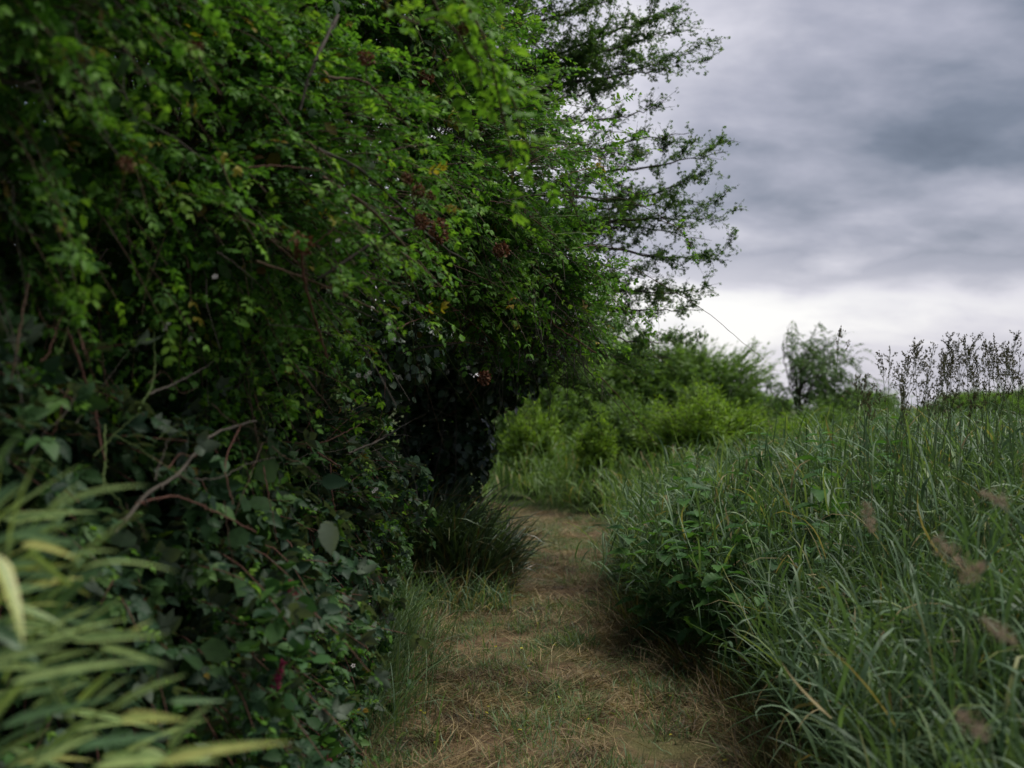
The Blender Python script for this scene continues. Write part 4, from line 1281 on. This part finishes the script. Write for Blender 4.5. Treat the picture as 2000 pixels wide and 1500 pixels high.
def flowering_grass(tip, base, lab, dense=1.0):
    tip = np.array(tip); base = np.array(base)
    t = thing('flowering_grass', base, lab, 'grass stem', fg)
    dv = tip - base
    pts = smoothpath([base, base + dv * [.15, .2, .42], base + dv * [.5, .5, .78] , tip], 24, .0015)
    b = MB(); tubes(b, pts[None], np.linspace(.0022, .0008, 24)[None], 4); b.build('stem', M['stem'], t)
    b = MB()
    ln_ = np.linalg.norm(np.diff(pts, axis=0), axis=1).sum()
    nb = int(rng.integers(10, 20) * dense)
    for q in range(nb):
        f = q / nb
        fr = 1 - (.24 / ln_) * (1 - f)
        j = min(int(fr * 23), 22)
        b2 = pts[j] + (pts[j + 1] - pts[j]) * (fr * 23 - j)
        L = .055 * (1.12 - f) * rng.uniform(.5, 1.3) + .004
        up = nrm((pts[min(j + 1, 23)] - pts[j - 1])[None])[0]
        d2 = nrm((up * 1.5 + jit(1, .75)[0])[None])[0]
        e = b2 + d2 * L
        tubes(b, np.stack([b2, (b2 + e) / 2, e])[None], .0006, 3)
        m = int(rng.integers(5, 10))
        pp = e - d2 * rng.uniform(-.012, .018, (m, 1)) + jit(m, .0028)
        inst(b, leaflet(.24, .14, 0), frames(nrm(d2 + jit(m, .25)), nrm(jit(m))), pp, rng.uniform(.006, .011, m), rng.random(m))
        inst(b, leaflet(.24, .14, 0), frames(nrm(d2 + jit(m, .25)), nrm(jit(m))), pp, rng.uniform(.006, .011, m), rng.random(m))
    b.build('seed_head', M['panicle'], t)
    b = MB()
    for q in range(2):
        j = int(rng.integers(5, 12))
        a_ = rng.uniform(0, 6.28)
        e = pts[j] + np.array([math.cos(a_) * .16, math.sin(a_) * .16, .12])
        rp = smoothpath([pts[j], pts[j] * .5 + e * .5 + [0, 0, .06], e], 7)
        ribbons(b, rp[None], (np.array([.6, 1, 1, .9, .7, .4, .05]) * .004)[None], np.array([[math.sin(a_), -math.cos(a_), .1]]), np.array([.3]))
    b.build('blade', M['grass'], t)


names_px = [(1706, 745), (1722, 690), (1738, 685), (1752, 720), (1762, 735), (1775, 700), (1785, 668), (1796, 668), (1808, 690), (1820, 705), (1830, 740), (1838, 715), (1846, 700), (1855, 730), (1862, 690), (1872, 665), (1884, 655), (1892, 700), (1900, 720), (1912, 652), (1920, 690), (1930, 705), (1942, 660), (1950, 720), (1960, 690), (1986, 648), (1978, 700), (1990, 690), (1995, 730), (1816, 760), (1870, 750), (1925, 745), (1690, 735), (1680, 735), (1765, 765), (1800, 740), (1965, 745), (1850, 765), (1905, 765), (1640, 640), (1812, 735), (1826, 672), (1842, 690), (1858, 672), (1866, 712), (1890, 680), (1906, 700), (1935, 675), (1946, 700), (1958, 668), (1970, 675), (1982, 725), (1697, 770), (1770, 690), (1856, 655), (1926, 665)]
special = {25: 'tallest flowering grass stem bowing over to the right against the sky', 1: 'lone flowering grass stem at the left end of the seeding patch', 39: 'single thin flowering grass stem standing in front of the slender willow', 19: 'erect flowering grass stem with a narrow head just left of the bowing one'}
for i, (px, py) in enumerate(names_px):
    y = rng.uniform(4.5, 5.6)
    tip = P(px, py, y)
    bx = px + rng.normal(-15, 48) - (90 if i == 25 else 0)
    base = P(bx, 900, y)
    base[2] = gz(base[0], base[1])
    lab = special.get(i) or ('flowering grass stem with dark open seed head, above the left half of the seeding patch' if px < 1845 else 'flowering grass stem with dark open seed head, above the right half of the seeding patch')
    flowering_grass(tip, base, lab, 1.0 if i != 39 else .8)

# pinkish plumes close to the camera
pg = 'soft plume grasses close by on the right'
for i, (px, py, px2, py2, y, lab) in enumerate(((1830, 1055, 1885, 1105, 2.3, 'blurred pinkish grass plume leaning right, larger of the near pair'), (1915, 1105, 1875, 1130, 2.3, 'blurred pinkish grass plume leaning left beside the larger one'), (1690, 985, 1705, 1040, 2.8, 'pale upright grass plume left of the pinkish pair'), (1925, 965, 1965, 985, 2.5, 'short cream grass plume at the top right'), (1920, 1210, 1990, 1260, 2.0, 'dusky grass plume in the dark corner'), (1880, 1400, 1930, 1440, 2.0, 'lowest dusky grass plume near the bottom corner'))):
    a, b_ = P(px, py, y), P(px2, py2, y + .05)
    base = b_ + np.array([rng.normal(0, .08), .05, 0]); base[2] = gz(base[0], base[1])
    t = thing('plume_grass', base, lab, 'grass stem', pg)
    pts = smoothpath([base, base * .4 + b_ * .6 + [.03, 0, .05], b_, a], 20)
    mb = MB(); tubes(mb, pts[None], np.linspace(.002, .0008, 20)[None], 4); mb.build('stem', M['stem'], t)
    m = 150
    f = rng.random(m)
    axis = b_ + (a - b_) * f[:, None]
    R = .028 * np.sin(np.pi * np.clip(f * .9 + .08, 0, 1)) ** .7 * (.7 if i in (2, 4) else 1)
    pp = axis + nrm(jit(m)) * (R * rng.random(m))[:, None]
    dirs = nrm(nrm((a - b_)[None]) + jit(m, .5))
    mb = MB(); inst(mb, lance(.08, .1), frames(dirs, jit(m)), pp, rng.uniform(.008, .020, m), rng.random(m)); mb.build('plume', M['plume'], t)

# ------------------------------------------------------------------ pink flowered shrub at the hedge foot
sp1 = thing('spirea', (-1.05, 4.6, .1), 'small shrub with crimson flower spikes and rounded leaves low on the hedge', 'shrub')
for px, py, y, s_ in ((563, 1160, 4.2, .028), (575, 1190, 4.2, .028), (545, 1318, 4.0, .025), (632, 1462, 4.0, .030), (728, 1450, 4.1, .018)):
    c = P(px, py, surface_depth(px, py, BR1 + BR2 + BR3) - .10)
    n = 140
    f = rng.uniform(-1, 1, n)
    ax = nrm(np.array([[rng.normal(0, .3), 0, 1.]]))[0]
    pp = c + ax * (f * s_ * 1.5)[:, None] + nrm(jit(n)) * (s_ * .6 * (1 - f * .6) * rng.random(n))[:, None]
    mb = MB(); inst(mb, leaflet(.45, .2, -.1), frames(nrm(jit(n)), jit(n)), pp, rng.uniform(.006, .010, n), rng.random(n))
    mb.build('flower_spike', M['pink'], sp1)
    b0 = np.array([c[0] - .06, c[1] + .12, .1])
    pts = cane(sp1, [b0, (b0 + c) / 2 + [.02, 0, .05], c], .003, .002, M['stem'], 'stem', 14)
    p, Mx, sz = leaves_on(np.stack([pts[5:]]), 9, .0, (.045, .07), 1.0, .9, 0)
    leaf_parts(sp1, FILL_T, M['nettle'], p, Mx, sz, 40, stuff='small_leaves')
    for q in range(3):
        e = c + np.array([rng.normal(0, .07), rng.normal(-.03, .03), rng.normal(-.03, .05)])
        p, Mx, sz = leaves_on(smoothpath([b0 * .3 + c * .7, (e + c) / 2, e], 6)[None], 4, .5, (.05, .075), 1.2, 1.0, 0)
        leaf_parts(sp1, FILL_T, M['nettle'], p, Mx, sz, 4, stuff='small_leaves')

# ------------------------------------------------------------------ fallen leaves on the path
for i in range(44):
    y = rng.uniform(4.5, 8.5)
    x = rng.uniform(interp(LE, y) + .1, interp(RE, y) - .05)
    z = float(gz(x, y)) + .038
    b = MB()
    Mf = frames(np.array([[rng.normal(), rng.normal(), .1]]), np.array([[0, 0, 1.]]) + jit(1, .3))
    inst(b, leaflet(.38, .12, .1), Mf, np.array([[x, y, z]]), np.array([rng.uniform(.018, .034)]), rng.random(1))
    o = b.build('fallen_leaf', M['yellow'])
    tag(o, 'small yellow fallen leaf on the cut straw of the path', 'leaf', 'fallen leaves on the path')

# ------------------------------------------------------------------ variegated bamboo close to the camera
bam = thing('variegated_bamboo', (-.95, 1.9, .1), 'blurred yellow striped bamboo leaves close to the camera at the lower left', 'bamboo')
for x0, x1, h in ((-1.0, -.86, 1.40), (-.95, -.74, 1.2), (-.9, -.70, 1.05), (-1.0, -.82, 1.12), (-.86, -.62, .88)):
    cane(bam, [(x0, 1.95 + rng.normal(0, .1), .05), (x0 * .6 + x1 * .4, 1.9, h * .55), (x1, 1.85, h)], .0045, .0022, M['greencane'], 'culm', 20)
BL = {}


def bamboo_one(px0, py0, px1, py1, y0, y1, mat, w, droop=.15):
    y0, y1 = y0 * 1.22, y1 * 1.22
    a, b_ = P(px0, py0, y0), P(px1, py1, y1)
    L = np.linalg.norm(b_ - a)
    wr = .98 * w / F * (y0 + y1) / 2 / L
    dv = (b_ - a)[None] + np.array([[0, 0, droop * L]])
    Mf = frames(dv, np.array([[rng.normal(-.25, .3), -.55, .8]]) + jit(1, .15))
    t = bamboo_leaf(12, wr / 2, droop, rng.normal(0, .3), rng.normal(0, .05))
    b = MB(); b.add(*t[:2], 0.0, t[2])
    link('leaf', b.mesh('leaf', M[mat]), bam, mat4(Mf[0], a, L))


V, Y_, G_ = 'bamboo', 'bamboo_yellow', 'bamboo_green'
for a in ((15, 1095, 47, 875, 1.45, 1.4, V, 40), (90, 1005, 152, 938, 1.5, 1.5, V, 20), (85, 1010, 258, 948, 1.5, 1.45, V, 24, .35), (130, 1120, 270, 998, 1.4, 1.35, V, 36), (42, 1062, 150, 1090, 1.4, 1.35, Y_, 26), (60, 1080, 132, 1158, 1.45, 1.45, V, 24), (150, 1118, 296, 1134, 1.5, 1.4, V, 26, .4), (130, 1092, 232, 1075, 1.55, 1.5, V, 18),
          (-10, 1080, 62, 1258, 1.3, 1.25, Y_, 40), (20, 1160, 110, 1150, 1.4, 1.4, G_, 36), (140, 1245, 232, 1172, 1.5, 1.45, V, 24), (140, 1248, 318, 1254, 1.45, 1.4, V, 30, .1), (55, 1262, 256, 1212, 1.5, 1.5, V, 20), (195, 1262, 318, 1312, 1.45, 1.4, V, 20), (240, 1250, 298, 1208, 1.5, 1.5, Y_, 16), (15, 1335, 292, 1306, 1.35, 1.3, V, 34),
          (175, 1385, 254, 1318, 1.45, 1.45, V, 24), (215, 1390, 356, 1318, 1.45, 1.4, V, 30), (235, 1402, 366, 1408, 1.4, 1.35, Y_, 34, .05), (328, 1470, 408, 1368, 1.4, 1.4, V, 34), (265, 1475, 345, 1490, 1.4, 1.4, V, 40), (310, 1490, 566, 1458, 1.3, 1.25, Y_, 44, .1), (140, 1462, 335, 1456, 1.4, 1.4, G_, 30), (92, 1312, 145, 1448, 1.5, 1.5, V, 14),
          (0, 1420, 210, 1392, 1.45, 1.4, G_, 40), (-40, 1300, 110, 1282, 1.4, 1.35, V, 34), (-20, 1220, 75, 1300, 1.4, 1.4, G_, 34), (-30, 1000, 40, 940, 1.3, 1.3, G_, 40), (-30, 960, 30, 830, 1.35, 1.3, G_, 34), (10, 1180, 120, 1225, 1.5, 1.5, V, 26), (330, 1370, 440, 1385, 1.6, 1.6, G_, 18), (60, 1500, 190, 1440, 1.4, 1.4, V, 40), (180, 1500, 420, 1500, 1.35, 1.3, V, 50)):
    bamboo_one(*a)
for i in range(86):
    py = rng.uniform(1000, 1510)
    px = rng.uniform(-60, 40 + (py - 1050) * .45)
    an = rng.normal(-.48, .5)
    L = rng.uniform(80, 190)
    yy = rng.uniform(1.5, 1.8)
    bamboo_one(px, py, px + math.cos(an) * L, py + math.sin(an) * L, yy, yy - .05, (G_, V, V, G_, V, G_, V, Y_)[i % 8], rng.uniform(14, 28), rng.uniform(.05, .35))

for o in SC.objects:
    if '_b' in o: del o['_b']
